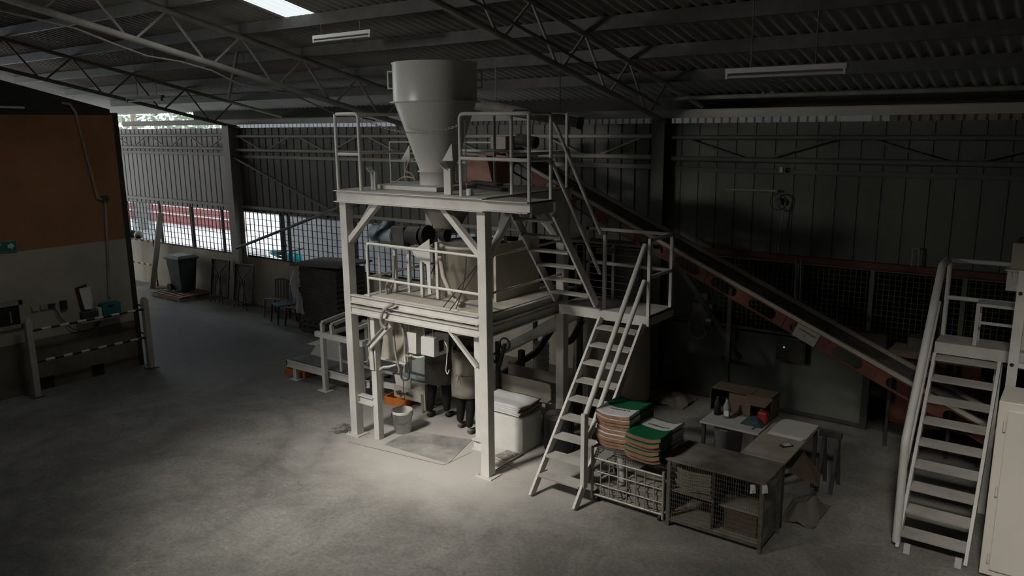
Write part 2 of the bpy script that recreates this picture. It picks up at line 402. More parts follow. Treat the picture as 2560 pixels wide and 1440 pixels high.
# purlins across the trusses
names = ['just under the eaves', 'second up from the eaves', 'behind the cream hopper', 'carrying the hung tube lamps', 'below the skylight panel', 'crossing above the skylight']
k = 0; y = 11.83
while y > -3:
    mb = MB(); zc = roofz(y)-.10
    mb.chan((-23.2, y, zc), (5.4, y, zc), .17, .07, .006, flip=-1)
    ordinal = ['lowest', 'second lowest', 'third lowest', 'fourth lowest', 'fifth lowest', 'sixth lowest', 'seventh lowest', 'eighth lowest', 'ninth lowest', 'tenth lowest', 'eleventh lowest', 'twelfth lowest'][k]
    single('roof_purlin', mb, PURL, f'long steel purlin under the roof sheets, {ordinal} on the slope', 'purlin', 'roof purlins')
    k += 1; y -= 1.24
# eaves beam and pipes
struct('fill_panel', MB().box(-12.8, -9.2, -3.99, -3.95, 4.8, 5.8), bpy.data.materials['skylight_sheet'])  # added glowing panel for the hopper fill lamp, out of view
struct('trim_3', MB().box(-21.4, -17.2, 13.3, 13.33, 4.66, 4.93).box(-17.2, -4.7, 13.3, 13.33, 4.66, 4.93).box(-4.7, -4.4, 13.3, 13.33, 4.66, 4.875).box(-4.4, -.4, 13.3, 13.33, 4.62, 4.93).box(-.2, 5.5, 13.3, 13.33, 4.55, 4.93), DKCLAD)
struct('window_2', corr(-8.15, -6.85, -.35, .95, dz=-.06), bpy.data.materials['skylight_sheet'])
struct('window_3', corr(-.1, .65, .3, 1.3, dz=-.06), bpy.data.materials['skylight_sheet'])
mb = MB(); mb.chan((-22.6, YB-.05, 4.565), (5.4, YB-.05, 4.565), .13, .08, .006, flip=1)
single('eaves_beam', mb, CLAD, 'long pale steel channel along the eaves above the far wall', 'beam')
single('overhead_pipe', MB().tube([(-5.6, 11.6, 4.80), (5.3, 11.6, 4.80)], .035, 8), GREYST, 'horizontal pipe under the roof along the far right wall', 'pipe')
single('conduit_pipe', MB().tube([(-5.66, 3, 6.62), (-5.66, 11.5, 4.70)], .022, 8), GREYST, 'thin conduit running beside the lower chord of the right truss', 'pipe')
single('sagging_cable', MB().tube([(-11.5+.05*math.sin(i*2), 4+i*.5, chordz(4+i*.5)-.10-.045*(1+math.sin(i*1.7))) for i in range(15)], .014, 6), CABLE, 'wavy cable slung under the pale lower truss tube', 'cable')
single('hanging_strut', MB().bar(AX(597, 110, -13.2), AX(571, 248, -13.2), .06, .04), GREYST, 'single steel strut hanging from a purlin left of the tower', 'strut')
# cladding girts (horizontal rails) and bracing girders
def girder(x0, x1, zt, zb, zg, lbl, n, CLAD=CLAD):
    t = thing('wall_girder', lbl, 'girder', ((x0+x1)/2, YB-.08, zb), group='girders on the far wall')
    y = YB-.09
    build('top_tube', MB().tube([(x0, y, zt), (x1, y, zt)], .035, 8), CLAD, t)
    build('bottom_tube', MB().tube([(x0, y, zb), (x1, y, zb)], .04, 8), CLAD, t)
    build('rail', MB().chan((x0, YB-.005, zg), (x1, YB-.005, zg), .07, .05, .005), CLAD, t)
    p = (x1-x0)/n
    for i in range(n):
        a = x0+i*p; build('diagonal', MB().tube([(a+p*.06, y, zt), (a+p*.46, y, zb)], .018, 6), CLAD, t)
        build('diagonal', MB().tube([(a+p*.94, y, zt), (a+p*.54, y, zb)], .018, 6), CLAD, t)
girder(-23.05, -17.5, 4.25, 3.92, 3.78, 'zigzag braced girder over the left ribbed cladding, in daylight', 3)
girder(-17.2, -5.9, 4.22, 3.89, 3.73, 'zigzag braced girder on the far wall behind the tower', 5)
girder(-5.55, 5.3, 4.20, 3.87, 3.70, 'zigzag braced girder on the dark wall right of the column', 4, CLAD=SHADECLAD)
single('wall_rail', MB().bar((-23.05, YB-.03, 2.49), (-17.5, YB-.03, 2.49), .05, .07), CLAD, 'pale rail along the foot of the cladding at the left bay', 'rail')
single('wall_rail', MB().bar((-17.2, YB-.03, 2.49), (-9, YB-.03, 2.49), .05, .07), CLAD, 'dim rail along the foot of the cladding behind the tower', 'rail')
single('red_beam', MB().ibeam((-5.6, YB-.1, 2.43), (5.3, YB-.1, 2.43), .10, .08, .008), mat('dull_red_paint', (.13, .05, .035), .7, var=.3, scale=3), 'dull red steel beam along the dark wall above the mesh', 'beam')

# grilles
def grille(name, x0, x1, z0, z1, sx, sz, r, m_, lbl, y=YB+.03, posts=()):
    t = thing(name, lbl, 'grille', ((x0+x1)/2, y, z0))
    mb = MB(); x = x0
    while x <= x1+.001: mb.bar((x, y, z0), (x, y, z1), r*2, r*2); x += sx
    z = z0+sz*.5
    while z < z1: mb.bar((x0, y-r, z), (x1, y-r, z), r*2, r*1.2); z += sz
    build('bars', mb, m_, t)
    build('frame', MB().bar((x0, y, z0+.02), (x1, y, z0+.02), .04, .04).bar((x0, y, z1-.02), (x1, y, z1-.02), .04, .04), m_, t)
    for p in posts: build('post', MB().box(p-.03, p+.03, y-.03, y+.03, z0, z1), m_, t)
grille('window_grille', -23.1, -17.45, 1.22, 2.42, .17, .15, .0085, DKST, 'dark bar grille letting in bright daylight at the left bay', posts=(-21.2, -19.6, -18.2))
grille('window_grille', -17.2, -9.05, 1.22, 2.42, .17, .15, .0085, DKST, 'dark bar grille with the motorcycle behind, right of the tall column', posts=(-15.75, -15.5, -13.2, -11.2))
MESHM = mat('dim_wire_mesh', (.14, .14, .12), .6, metal=.2)
grille('mesh_screen', -5.6, 5.3, 1.22, 2.38, .075, .075, .0035, MESHM, 'fine wire mesh screen on the dark wall above the green panel', posts=(-3.5, -2.45, -1.3))
# posts of the green panel
for x, l in ((-5.66, 'dark post at the left end of the low green panel'), (-2.40, 'dark post at the right end of the low green panel')):
    single('panel_post', MB().box(x-.05, x+.05, YB-.08, YB, 0, 1.25), DKST, l, 'post')
m = MB().bar((-5.6, YB-.06, .05), (-2.4, YB-.06, .05), .04, .05); single('panel_rail', m, DKST, 'dark rail along the foot of the low green panel', 'rail')
# diagonal braces by the grille
for a, b, l in (((-17.2, 11.55, 1.47), (-12.0, 11.55, 3.1), 'long diagonal brace rising right across the grille'), ((-17.3, 11.68, 3.74), (-13.4, 11.68, 2.5), 'long diagonal brace falling right over the cladding')):
    single('diagonal_brace', MB().tube([a, b], .035, 8), GREYST, l, 'brace')

# ------------------------------------------------------------------ outside
nb_x = AY(700, 600, 15.6).x
nb = thing('neighbouring_building', 'pale ribbed metal building seen through the grille and over the far wall', 'building', (-10, 15.6, 0))
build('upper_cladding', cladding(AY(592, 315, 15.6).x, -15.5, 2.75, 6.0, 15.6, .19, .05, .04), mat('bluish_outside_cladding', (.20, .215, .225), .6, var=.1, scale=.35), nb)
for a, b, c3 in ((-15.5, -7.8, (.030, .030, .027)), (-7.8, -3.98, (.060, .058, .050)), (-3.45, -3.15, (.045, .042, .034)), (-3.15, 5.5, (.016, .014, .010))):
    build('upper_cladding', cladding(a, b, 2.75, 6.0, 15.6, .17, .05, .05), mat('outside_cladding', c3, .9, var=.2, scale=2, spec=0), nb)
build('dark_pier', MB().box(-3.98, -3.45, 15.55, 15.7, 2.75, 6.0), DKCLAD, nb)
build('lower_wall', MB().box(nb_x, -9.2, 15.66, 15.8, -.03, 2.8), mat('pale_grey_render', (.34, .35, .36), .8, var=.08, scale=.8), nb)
build('corner_post', MB().box(-23.2, -23.05, 15.64, 15.78, -.03, 2.8), mat('red_brown_post', (.25, .10, .07), .7), nb)
LEAF = mat('pale_leaves', (.16, .20, .13), .8, col2=(.42, .48, .38), scale=2.2)
def tree(x, y, h, r, label):
    t = thing('tree', label, 'tree', (x, y, 0), group='trees beyond the left bay')
    build('trunk', MB().tube([(x, y, 0), (x+.1, y, h*.5), (x, y, h*.75)], [.2, .14, .08], 8), WOOD, t)
    mb = MB(); rnd = random.Random(int(x*10))
    for i in range(2600):
        a = rnd.random()*2*PI; u = rnd.uniform(-1, 1); rr = r*(.55+.45*rnd.random()); s = math.sqrt(1-u*u)
        c = Vector((x+rr*s*math.cos(a), y+rr*s*math.sin(a), h*.62+rr*.95*u)); d = Vector((rnd.uniform(-1,1), rnd.uniform(-1,1), rnd.uniform(-1,1))).normalized(); e = d.orthogonal().normalized()
        k = rnd.uniform(.10, .22); mb._a([c-d*k, c+e*k*.5, c+d*k, c-e*k*.5], [(0, 1, 2, 3)])
    build('foliage', mb, LEAF, t)
tree(-34.5, 18.5, 8.5, 4.0, 'leafy tree seen past the gable just right of the brown wall')
tree(-25.5, 22.5, 7.2, 3.2, 'leafy tree showing over the ribbed cladding left of the tall column')
FY = 20.5; fa, fb = AY(362, 540, FY), AY(600, 520, FY); fz = AY(400, 503, FY).z
mb = MB(); mb.box(fa.x-3, fb.x, FY, FY+.2, -.03, fz)
t = thing('red_fence', 'red striped boundary hoarding out in the bright yard', 'fence', (-37, 20.5, 0))
build('panel', mb, mat('red_hoarding', (.28, .095, .09), .7, var=.15, scale=1), t)
for z in (fz*.42, fz*.8): build('stripe', MB().box(fa.x-3, fb.x, FY-.03, FY, z, z+.06), PLW, t)
single('translucent_sheet', MB().grid(26, 1, lambda u, v: (-23.1+1.25*u, 12.05+.012*math.sin(u*60), 1.2+1.25*v), thick=(0, .004, 0)), mat('bluish_translucent_sheet', (.62, .74, .80), .4, var=.08, scale=3, alpha=.5), 'pale blue translucent sheet fixed behind the left end of the grille', 'sheet')
# pile of pale slabs in the yard
for i, (x, y, s, h) in enumerate(((-24, 15.5, 1.4, .35), (-21.5, 17, 1.8, .5), (-19.3, 15.2, 1.2, .3), (-22.5, 19.5, 2.2, .7))):
    single('stone_slab', MB().box(x, x+s, y, y+s*.6, -.03, h), mat('yard_stone', (.5, .5, .5), .9), ['low pale block nearest the grille in the yard', 'wide pale block behind the low ones in the yard', 'small pale block in the yard beside the column', 'tallest pale block at the back of the yard'][i], 'block', 'blocks in the yard')
# ================================================================== THE TOWER
TX0, TX1, TY0, TY1 = -8.34, -5.90, 7.37, 9.10
tw = thing('steel_tower', 'tall dusty white steel tower carrying the cream hopper', 'platform frame', (-7.1, 8.2, 0))
c = .065
for x, y in ((TX0, TY0), (TX1, TY0), (TX0, TY1), (TX1, TY1)):
    o = build('column', MB().box(x-c, x+c, y-c, y+c, .012, 3.40), WHITE, tw, bevel=.006)
    build('base_plate', MB().box(x-.13, x+.13, y-.11, y+.11, 0, .014), WHITE, o)
    build('bolt', MB().cyl((x-.10, y-.08, .014), (x-.10, y-.08, .035), .012, 8), WHITE, o)
# top ring beam (channels) and deck
zt, zb = 3.565, 3.405
top = MB().chan((TX0-.08, TY0-.075, (zt+zb)/2), (TX1+.09, TY0-.075, (zt+zb)/2), zt-zb, .07, .012, flip=1)
build('front_beam', top, WHITE, tw)
build('extension_beam', MB().chan((TX1+.09, TY0-.075, 3.49), (-5.16, TY0-.075, 3.49), .13, .07, .012, flip=1), WHITE, tw)
build('side_beam', MB().chan((TX0-.08, TY0-.075, 3.485), (TX0-.08, TY1+.07, 3.485), .16, .07, .012, flip=1), WHITE, tw)
build('side_beam', MB().chan((TX1+.08, TY0, 3.485), (TX1+.08, TY1+.07, 3.485), .16, .07, .012, flip=-1), WHITE, tw)
build('rear_beam', MB().chan((TX0-.08, TY1+.07, 3.485), (TX1+.09, TY1+.07, 3.485), .16, .07, .012, flip=-1), WHITE, tw)
build('end_beam', MB().box(-5.17, -5.15, TY0-.07, 7.74, 3.40, 3.55), WHITE, tw)
build('deck', MB().box(TX0-.08, TX1+.09, TY0-.07, TY1+.07, 3.552, 3.572).box(TX1+.09, -5.15, TY0-.07, 7.74, 3.535, 3.552), PLATE, tw)
# knee braces
def knee(p, q, w=.085): return build('knee_brace', MB().bar(p, q, w, w*.8, up=(0, 0, 1)), WHITE, tw)
knee((-7.68, TY0, 3.42), (-8.32, TY0, 2.84)); knee((-6.56, TY0, 3.42), (-5.94, TY0, 2.84))
knee((TX1, 7.98, 3.42), (TX1, 7.46, 2.84)); knee((TX1, 8.50, 3.42), (TX1, 9.04, 2.84))
knee((-7.68, TY1, 3.42), (-8.32, TY1, 2.84)); knee((-6.56, TY1, 3.42), (-5.94, TY1, 2.84)); knee((TX0, 7.98, 3.42), (TX0, 7.46, 2.84))
knee((-6.47, 7.33, 1.86), (-6.02, 7.33, 1.44), .05)
# middle floor: stacked channels and deck
for z, h in ((2.055, .115), (1.90, .115)):
    build('floor_beam', MB().ibeam((TX0+.06, TY0-.04, z), (TX1-.06, TY0-.04, z), h, .09, .012), WHITE, tw)
    build('floor_beam', MB().ibeam((TX1+.01, TY0+.05, z), (TX1+.01, TY1, z), h, .09, .012), WHITE, tw)
    build('floor_beam', MB().ibeam((TX0+.30, TY0+.05, z), (TX0+.30, TY1, z), h, .09, .012), WHITE, tw)
    build('floor_beam', MB().ibeam((TX0+.06, TY1, z), (TX1-.06, TY1, z), h, .09, .012), WHITE, tw)
build('middle_deck', MB().box(TX0+.28, TX1, TY0, TY1+.35, 2.112, 2.125), mat('powdery_deck', (.36, .34, .29), .8, col2=(.56, .53, .46), scale=2.5), tw)
# short inner column with its stub beam
ic = build('inner_column', MB().box(-8.0, -7.90, 7.38, 7.48, 0, 1.845), WHITE, tw, bevel=.005)
build('stub_beam', MB().ibeam((-8.28, 7.40, .56), (-7.98, 7.40, .56), .12, .10, .012), WHITE, tw)
build('inner_column', MB().box(-6.14, -6.04, 7.42, 7.52, .35, 1.845), WHITE, tw, bevel=.005)
build('stub_beam', MB().ibeam((-6.12, 7.36, .40), (-5.96, 7.36, .40), .14, .10, .012), WHITE, tw)

def rail(parent, pts, r=.022, name='guard_rail', m_=None):
    # rounded corners
    P = [Vector(p) for p in pts]; out = [P[0]]
    for i in range(1, len(P)-1):
        a = (P[i-1]-P[i]); b = (P[i+1]-P[i]); k = min(.07, a.length*.4, b.length*.4)
        a = P[i]+a.normalized()*k; b = P[i]+b.normalized()*k
        for t in (0, .25, .5, .75, 1): out.append(a*(1-t)**2+P[i]*2*t*(1-t)+b*t*t)
    out.append(P[-1])
    return build(name, MB().tube(out, r, 10), m_ or WHITE2, parent)
# top guard rails
zr, zm, zd = 4.58, 4.05, 3.57
y0 = 7.31; xl = TX0-.06; xr = TX1+.04; yb = TY1+.04
gr = tw
rail(gr, [(-7.95, y0, zd), (-7.95, y0, zr), (xl, y0, zr), (xl, yb, zr), (xr, yb, zr), (xr, 7.88, zr), (xr, 7.88, zd)])
rail(gr, [(-7.95, y0, zm), (xl, y0, zm), (xl, yb, zm), (xr, yb, zm), (xr, 7.88, zm)])
for x, y in ((xl, y0), (xl, yb), (xr, yb), (-7.1, yb)): rail(gr, [(x, y, zd), (x, y, zr)], name='rail_post')
gr = tw
rail(gr, [(-6.20, y0, zd), (-6.20, y0, 4.55), (-5.19, y0, 4.54), (-5.17, 7.72, 4.54), (-5.12, 8.80, 3.03)])
rail(gr, [(-6.20, y0, zm-.02), (-5.19, y0, zm-.03), (-5.17, 7.72, zm-.03), (-5.12, 8.80, 2.50)])
for x, y, z in ((-5.19, y0, 3.55), (-5.17, 7.72, 3.55)): rail(gr, [(x, y, z), (x, y, 4.53)], name='rail_post')
# chain across the gap, and its slack end
ch = thing('safety_chain', 'sagging safety chain across the open side of the top platform', 'chain', (-7, y0, 4.3))
A, B = Vector((-7.95, y0-.01, 4.55)), Vector((-6.20, y0-.01, 4.42))
def link(mb, p, d, flat):
    d = d.normalized(); s = d.cross(Vector((0, 1, 0))).normalized() if flat else Vector((0, 1, 0))
    L_, W_ = .016, .011
    pts = [p+d*(L_*math.cos(t)*1.25)+s*(W_*math.sin(t)) for t in [2*PI*k/8 for k in range(8)]]
    mb.tube(pts, .0038, 5, closed=True)
mb = MB(); n = 58
def cat(t): return A.lerp(B, t)-Vector((0, 0, .15*4*t*(1-t)*(.92+.16*t)))
for i in range(n):
    t = (i+.5)/n; link(mb, cat(t), cat(t+.01)-cat(t-.01), i % 2 == 0)
build('chain_links', mb, GALV, ch)
mb = MB()
for i in range(26): link(mb, Vector((-6.13, y0+.02, 4.45-.03*i)), Vector((0, 0, -1)), i % 2 == 0)
single('hanging_chain', mb, GALV, 'spare length of chain hanging down beside the right chain post', 'chain')

# ------------------------------------------------------------------ hopper
hc = Vector((-7.33, 8.15, 0)); R = .565
h = thing('hopper', 'large cream powder hopper standing on the top platform', 'hopper', (hc.x, hc.y, 3.57))
build('drum', MB().lathe(hc, [(R, 4.735), (R, 5.215), (R+.012, 5.225), (R+.012, 5.235), (R-.01, 5.235), (R-.01, 4.74)], 64), HOPP, h)
build('flange', MB().lathe(hc, [(R-.02, 4.715), (R+.045, 4.718), (R+.045, 4.733), (R-.02, 4.737)], 64), HOPP, h)
build('cone', MB().lathe(hc, [(.235, 3.80), (R-.015, 4.72)], 64), HOPP, h)
build('collar', MB().lathe(hc, [(.245, 3.62), (.245, 3.80), (.27, 3.80), (.27, 3.815), (.23, 3.82)], 48), HOPP, h)
build('base_frame', MB().box(hc.x-.72, hc.x+.45, 7.62, 8.70, 3.575, 3.63), WHITE, h, bevel=.005)
for s in (-1, 1):
    dx = Vector((_r.x, _r.y, 0))*s; z = 5.02; p = hc+dx*(R-.01)
    build('handle', MB().tube([p+Vector((0, 0, z-.11)), p+dx*.075+Vector((0, 0, z-.11)), p+dx*.075+Vector((0, 0, z+.11)), p+Vector((0, 0, z+.11))], .010, 8), WHITE2, h)
for px_, y_ in ((1012, 8.15), (1117, 7.75)):
    q = AY(px_, 398, y_); build('gusset', MB().poly([q+Vector((-.08, 0, -.02)), q+Vector((.10, 0, -.02)), q+Vector((0, .1, .20))], (.0, .012, 0)), HOPP, h)
# bent bracket posts
def bracket(x, y, w, h_, lbl):
    t = thing('bracket_post', lbl, 'bracket', (x, y, 3.57))
    build('upright', MB().bar((x, y, 3.575), (x, y, 3.572+h_), w, .04, up=(0, 1, 0)), WHITE, t)
    build('cradle', MB().grid(6, 1, lambda u, v: (x-.10+.12*u, y-.05+.10*v, 3.572+h_+.07-.075*math.sin(u*PI/2)), thick=(0, 0, .01)), WHITE, t)
bracket(-7.90, 7.50, .085, .24, 'short bent bracket post left of the cream hopper')
bracket(-6.50, 7.42, .11, .32, 'wide bent bracket post in front of the hopper foot')
# brown chute by the hopper and flat bars lying on deck
t = thing('orange_chute', 'orange brown steel chute behind the hopper at the conveyor head', 'chute', (-7.0, 9.9, 3.6))
RUST2 = mat('orange_brown_chute', (.42, .23, .16), .6, var=.2, scale=3)
a, b = AY(1168, 400, 9.6), AY(1215, 385, 9.6); c_, d = AY(1232, 462, 9.6), AY(1165, 462, 9.6)
build('body', MB().poly([a, b, c_, d], (0, .5, 0)), RUST2, t)
build('lip', MB().bar(AY(1160, 378, 9.58), AY(1290, 396, 9.58), .02, .03), RUST2, t)
for i, (p, q, zz, l) in enumerate(((((1185, 454)), (1250, 462), 3.66, 'dark steel flat bar lying on the top deck, upper one'), ((1200, 466), (1262, 474), 3.60, 'dark steel channel lying on the top deck, lower one'))):
    single('loose_bar', MB().bar(AZ(*p, zz), AZ(*q, zz), .10, .035), DKST, l, 'steel bar', 'steel bars on the top deck')
q = AZ(1174, 488, 3.575); single('small_tin', MB().box(q.x-.035, q.x+.035, q.y-.02, q.y+.04, 3.573, 3.655), PLW, 'tiny pale tin standing on the top deck by the chain post', 'tin')
# hopper's lower outlet under the deck
lo = thing('outlet_cone', 'dusty steel outlet cone hanging under the top deck', 'outlet', (-7.35, 8.35, 3.2))
build('cone', MB().lathe((-7.35, 8.35, 0), [(.14, 2.93), (.42, 3.42), (.42, 3.54)], 40), BEIGE, lo)
build('collar', MB().lathe((-7.35, 8.35, 0), [(.16, 2.915), (.16, 2.93)], 32), DKST, lo)

# ------------------------------------------------------------------ middle level: mixing tank, motor, rails
mt = thing('mixing_tank', 'round dusty beige tank on the middle floor of the tower', 'tank', (-6.85, 8.30, 2.125))
build('body', MB().lathe((-6.85, 8.30, 0), [(0, 2.13), (.46, 2.13), (.46, 2.80), (.48, 2.80), (.48, 2.83), (0, 2.83)], 56), BEIGE, mt)
build('lid', MB().lathe((-6.85, 8.30, 0), [(.43, 2.83), (.41, 2.86), (.12, 2.90), (0, 2.90)], 40), DKST, mt)
tc_ = MB()
for k in (0, 1, 2): tc_.tube([(-7.28+.25*k+.08*math.sin(k*3+j), 7.93-.02*k, 2.80-.11*j) for j in range(7)], .008, 6)
build('hanging_wire', tc_, BLACK, mt)
for k, (p, q, m_) in enumerate((((1195, 660), (1108, 768), (1150, 715)), ((1165, 640), (1140, 772), (1168, 700)), ((1200, 655), (1124, 776), (1180, 700)))):
    P = [AY(p[0], p[1], 7.66-.05*k), AY(m_[0], m_[1], 7.62-.05*k), AZ(q[0], q[1], 2.145)]
    mb = MB().tube([P[0]*(1-t)**2+P[1]*2*t*(1-t)+P[2]*t*t for t in [i/8 for i in range(9)]], .007, 6)
    single('loose_cable', mb, BLACK, ['thin dark cable curving left in front of the beige tank', 'thin dark cable hanging straight in front of the beige tank', 'longest thin dark cable crossing the beige tank'][k], 'cable', 'cables in front of the tank')
pn = MB().box(-6.26, -6.22, 8.0, 9.0, 2.13, 2.88); single('side_panel', pn, BEIGE, 'flat grey panel standing right of the beige tank', 'panel')
single('bent_pipe', MB().tube([AY(1100, 640, 7.60), AY(1108, 690, 7.58), AY(1128, 738, 7.56), AZ(1150, 764, 2.16)], .030, 10), BEIGE, 'bent dusty pipe leaning from the motor stand down to the deck', 'pipe')

st = thing('motor_stand', 'welded white stand holding the electric motor on the middle floor', 'stand', (-7.5, 7.8, 2.125))
for px_, pb, yy in ((990, 757, 7.75), (1024, 760, 7.83), (1056, 767, 7.7), (1095, 771, 7.72)):
    q = AY(px_, 700, yy); ztop = 2.761 if px_ < 1090 else 2.90
    build('leg', MB().box(q.x-.022, q.x+.022, yy-.022, yy+.022, 2.128, ztop), WHITE, st)
build('top', MB().box(-7.95, -7.05, 7.66, 7.86, 2.762, 2.79), WHITE, st)
build('side_plate', MB().poly([(-7.36, 7.635, 2.76), (-7.05, 7.64, 2.95), (-7.05, 7.64, 2.2), (-7.10, 7.64, 2.2), (-7.12, 7.64, 2.60), (-7.34, 7.64, 2.70)], (0, .01, 0)), WHITE, st)
mo = thing('electric_motor', 'blue grey electric motor with slotted fan cover on the white stand', 'motor', (-7.9, 7.8, 2.79))
zc = 2.93; yc = 7.78
build('fan_cover', MB().cyl((-8.24, yc, zc), (-8.08, yc, zc), .118, 28), BLUEG, mo, bevel=.012)
mb = MB()
for k in range(-5, 6):
    zz = k*.019; w_ = math.sqrt(max(0, .1**2-zz*zz)); mb.box(-8.246, -8.238, yc-w_, yc+w_, zc+zz-.004, zc+zz+.004)
build('fan_slots', mb, DKST, mo); build('hub', MB().cyl((-8.25, yc, zc), (-8.235, yc, zc), .02, 12), BLUEG, mo)
mb = MB().cyl((-8.08, yc, zc), (-7.80, yc, zc), .105, 28)
for k in range(22):
    an = 2*PI*k/22; d = Vector((0, math.cos(an), math.sin(an))); mb.bar(Vector((-8.07, yc, zc))+d*.112, Vector((-7.82, yc, zc))+d*.112, .02, .006, up=d)
build('finned_body', mb, BLUEG, mo)
build('terminal_box', MB().box(-8.0, -7.86, yc-.07, yc+.05, zc+.10, zc+.19), TEAL if False else BLUEG, mo, bevel=.01)
build('lifting_eye', MB().tube([Vector((-8.06+.02*math.cos(t), yc, zc+.13+.02*math.sin(t))) for t in [2*PI*k/10 for k in range(10)]], .005, 6, closed=True), GALV, mo)
build('foot', MB().box(-8.02, -7.80, yc-.11, yc+.11, 2.793, 2.83), DKST, mo)
gb = thing('gearbox', 'dark cast gearbox coupled to the electric motor', 'gearbox', (-7.55, 7.8, 2.79))
build('housing', MB().box(-7.79, -7.55, yc-.12, yc+.12, 2.80, 3.07), DKST, gb, bevel=.02)
build('end_flange', MB().cyl((-7.80, yc, zc), (-7.76, yc, zc), .135, 24), DKST, gb)
build('output_drum', MB().cyl((-7.55, yc+.02, zc+.02), (-7.32, yc+.02, zc+.02), .13, 24), BLACK, gb)
build('pulley', MB().lathe((0, 0, 0), [(0, 0)], 3) if False else MB().cyl((-7.30, yc+.05, zc+.03), (-7.24, yc+.05, zc+.03), .14, 28), BLACK, gb)
build('lifting_eye', MB().tube([Vector((-7.68+.02*math.cos(t), yc, 3.09+.02*math.sin(t))) for t in [2*PI*k/10 for k in range(10)]], .005, 6, closed=True), GALV, gb)
single('drive_pulley', MB().cyl((-7.12, 7.97, 2.96), (-7.02, 7.97, 2.96), .085, 24), BLACK, 'black round pulley beside the gearbox above the beige tank', 'pulley')

# rails of the middle floor
xl2, zr2, zm2 = -7.93, 2.86, 2.38
gr = tw
rail(gr, [(xl2, 7.34, 2.12), (xl2, 7.34, zr2), (TX1-.075, 7.34, zr2-.01)], .018); rail(gr, [(xl2, 7.34, zr2-.005), (xl2, 7.56, zr2-.005), (xl2, 7.56, 2.12)], .018)
rail(gr, [(xl2, 7.34, zm2), (TX1-.06, 7.34, zm2)], .018); rail(gr, [(xl2, 7.34, zm2+.01), (xl2, 9.1, zm2+.01)], .018)
rail(gr, [(xl2, 9.1, 2.12), (xl2, 9.1, zm2+.02)], .018, 'rail_post')
gr = tw
rail(gr, [(TX1+.02, 7.42, zr2-.01), (TX1+.02, 9.05, zr2-.01)], .016); rail(gr, [(TX1+.02, 7.42, zm2), (TX1+.02, 9.05, zm2)], .016)

# ================================================================== STAIRS
def flight(t, x0, x1, ya, za, yb_, zb_, n, tz0, m_=WHITE, deep=.17, w=.11):
    for x in (x0, x1):
        s = 1 if x == x0 else -1
        d = Vector((0, yb_-ya, zb_-za)).normalized(); up = Vector((1, 0, 0)).cross(d)
        build('stringer', MB().bar((x, ya, za), (x, yb_, zb_), .035, w), m_, t, bevel=.004)
    for i in range(n):
        z = tz0[i]; f = (z-za)/(zb_-za); y = ya+(yb_-ya)*f
        build('tread', MB().box(x0+.018, x1-.018, y-deep/2, y+deep/2, z-.022, z), PLATE, t, bevel=.003)
s1 = thing('metal_staircase', 'lower flight of dusty white steel stairs rising beside the sack stacks', 'stairs', (-4.8, 8, 0))
flight(s1, -5.12, -4.50, 7.22, -.0, 8.84, 1.90, 9, [.24+.196*i for i in range(9)], deep=.20, w=.10)
build('foot_plate', MB().bar((-4.50, 7.42, .20), (-4.50, 7.43, 1.13), .05, .09, up=(0, 1, 0)), WHITE, s1)
rail(s1, [(-4.49, 7.44, 1.12), (-4.49, 8.83, 2.93)], .033, 'handrail')
rail(s1, [(-4.49, 7.50, .80), (-4.49, 8.83, 2.47)], .030, 'handrail')
s2 = thing('metal_staircase', 'upper flight of grey white steel stairs climbing to the top platform', 'stairs', (-5.4, 8.3, 2))
flight(s2, -5.80, -5.17, 8.80, 2.08, 7.80, 3.38, 6, [2.22+.212*i for i in range(6)], w=.11)
ld = thing('stair_landing', 'steel landing between the two stair flights with square rails', 'landing', (-5.1, 9.2, 2))
build('deck', MB().box(-5.80, -4.43, 8.88, 9.56, 1.975, 2.0), PLATE, ld)
build('edge_beam', MB().box(-5.80, -4.43, 8.86, 8.88, 1.87, 2.0), WHITE, ld); build('edge_beam', MB().box(-4.45, -4.43, 8.88, 9.56, 1.87, 2.0), WHITE, ld); build('edge_beam', MB().box(-5.80, -4.43, 9.56, 9.58, 1.87, 2.0), WHITE, ld)
def sq(p, q, w_=.04, nm='post'): return build(nm, MB().bar(p, q, w_, w_, up=(0, 1, 0)), WHITE2, ld)
for x, y in ((-4.46, 8.90), (-4.46, 9.54), (-5.75, 9.54), (-5.12, 8.92)): sq((x, y, 2.0), (x, y, 3.0))
for z in (2.98, 2.50):
    sq((-5.77, 9.54, z), (-4.44, 9.54, z), nm='rail'); sq((-4.46, 8.88, z), (-4.46, 9.54, z), nm='rail')
sq((-5.75, 9.5, 0), (-5.75, 9.5, 1.87), .06, 'leg')
# right-hand staircase
s3 = thing('metal_staircase', 'steep dusty white staircase at the right edge of the hall', 'stairs', (-1, 9.2, 0))
flight(s3, -1.29, -.66, 8.50, 0.0, 9.77, 1.82, 9, [.16+.205*i for i in range(9)], deep=.235, w=.10)
for x in (-1.19, -.72): build('foot_clip', MB().box(x-.03, x+.03, 8.42, 8.46, 0, .10), WHITE, s3)
rail(s3, [(-1.31, 8.52, .06), (-1.31, 8.50, 1.20), (-1.31, 9.78, 2.84), (-1.31, 10.14, 2.84)], .042, 'handrail')
rail(s3, [(-1.31, 8.60, .85), (-1.31, 9.80, 2.42)], .026, 'handrail')
ld3 = thing('stair_landing', 'dusty platform at the head of the right-hand staircase', 'landing', (-.7, 10.2, 1.95))
build('deck', MB().box(-1.31, .5, 9.84, 10.24, 1.925, 1.95), PLATE, ld3); build('edge_beam', MB().box(-1.31, .5, 9.82, 9.84, 1.82, 1.95), WHITE, ld3)
build('leg', MB().box(-.71, -.64, 9.86, 9.93, 0, 1.92), WHITE, ld3); build('leg', MB().box(.3, .37, 9.86, 9.93, 0, 1.92), WHITE, ld3)
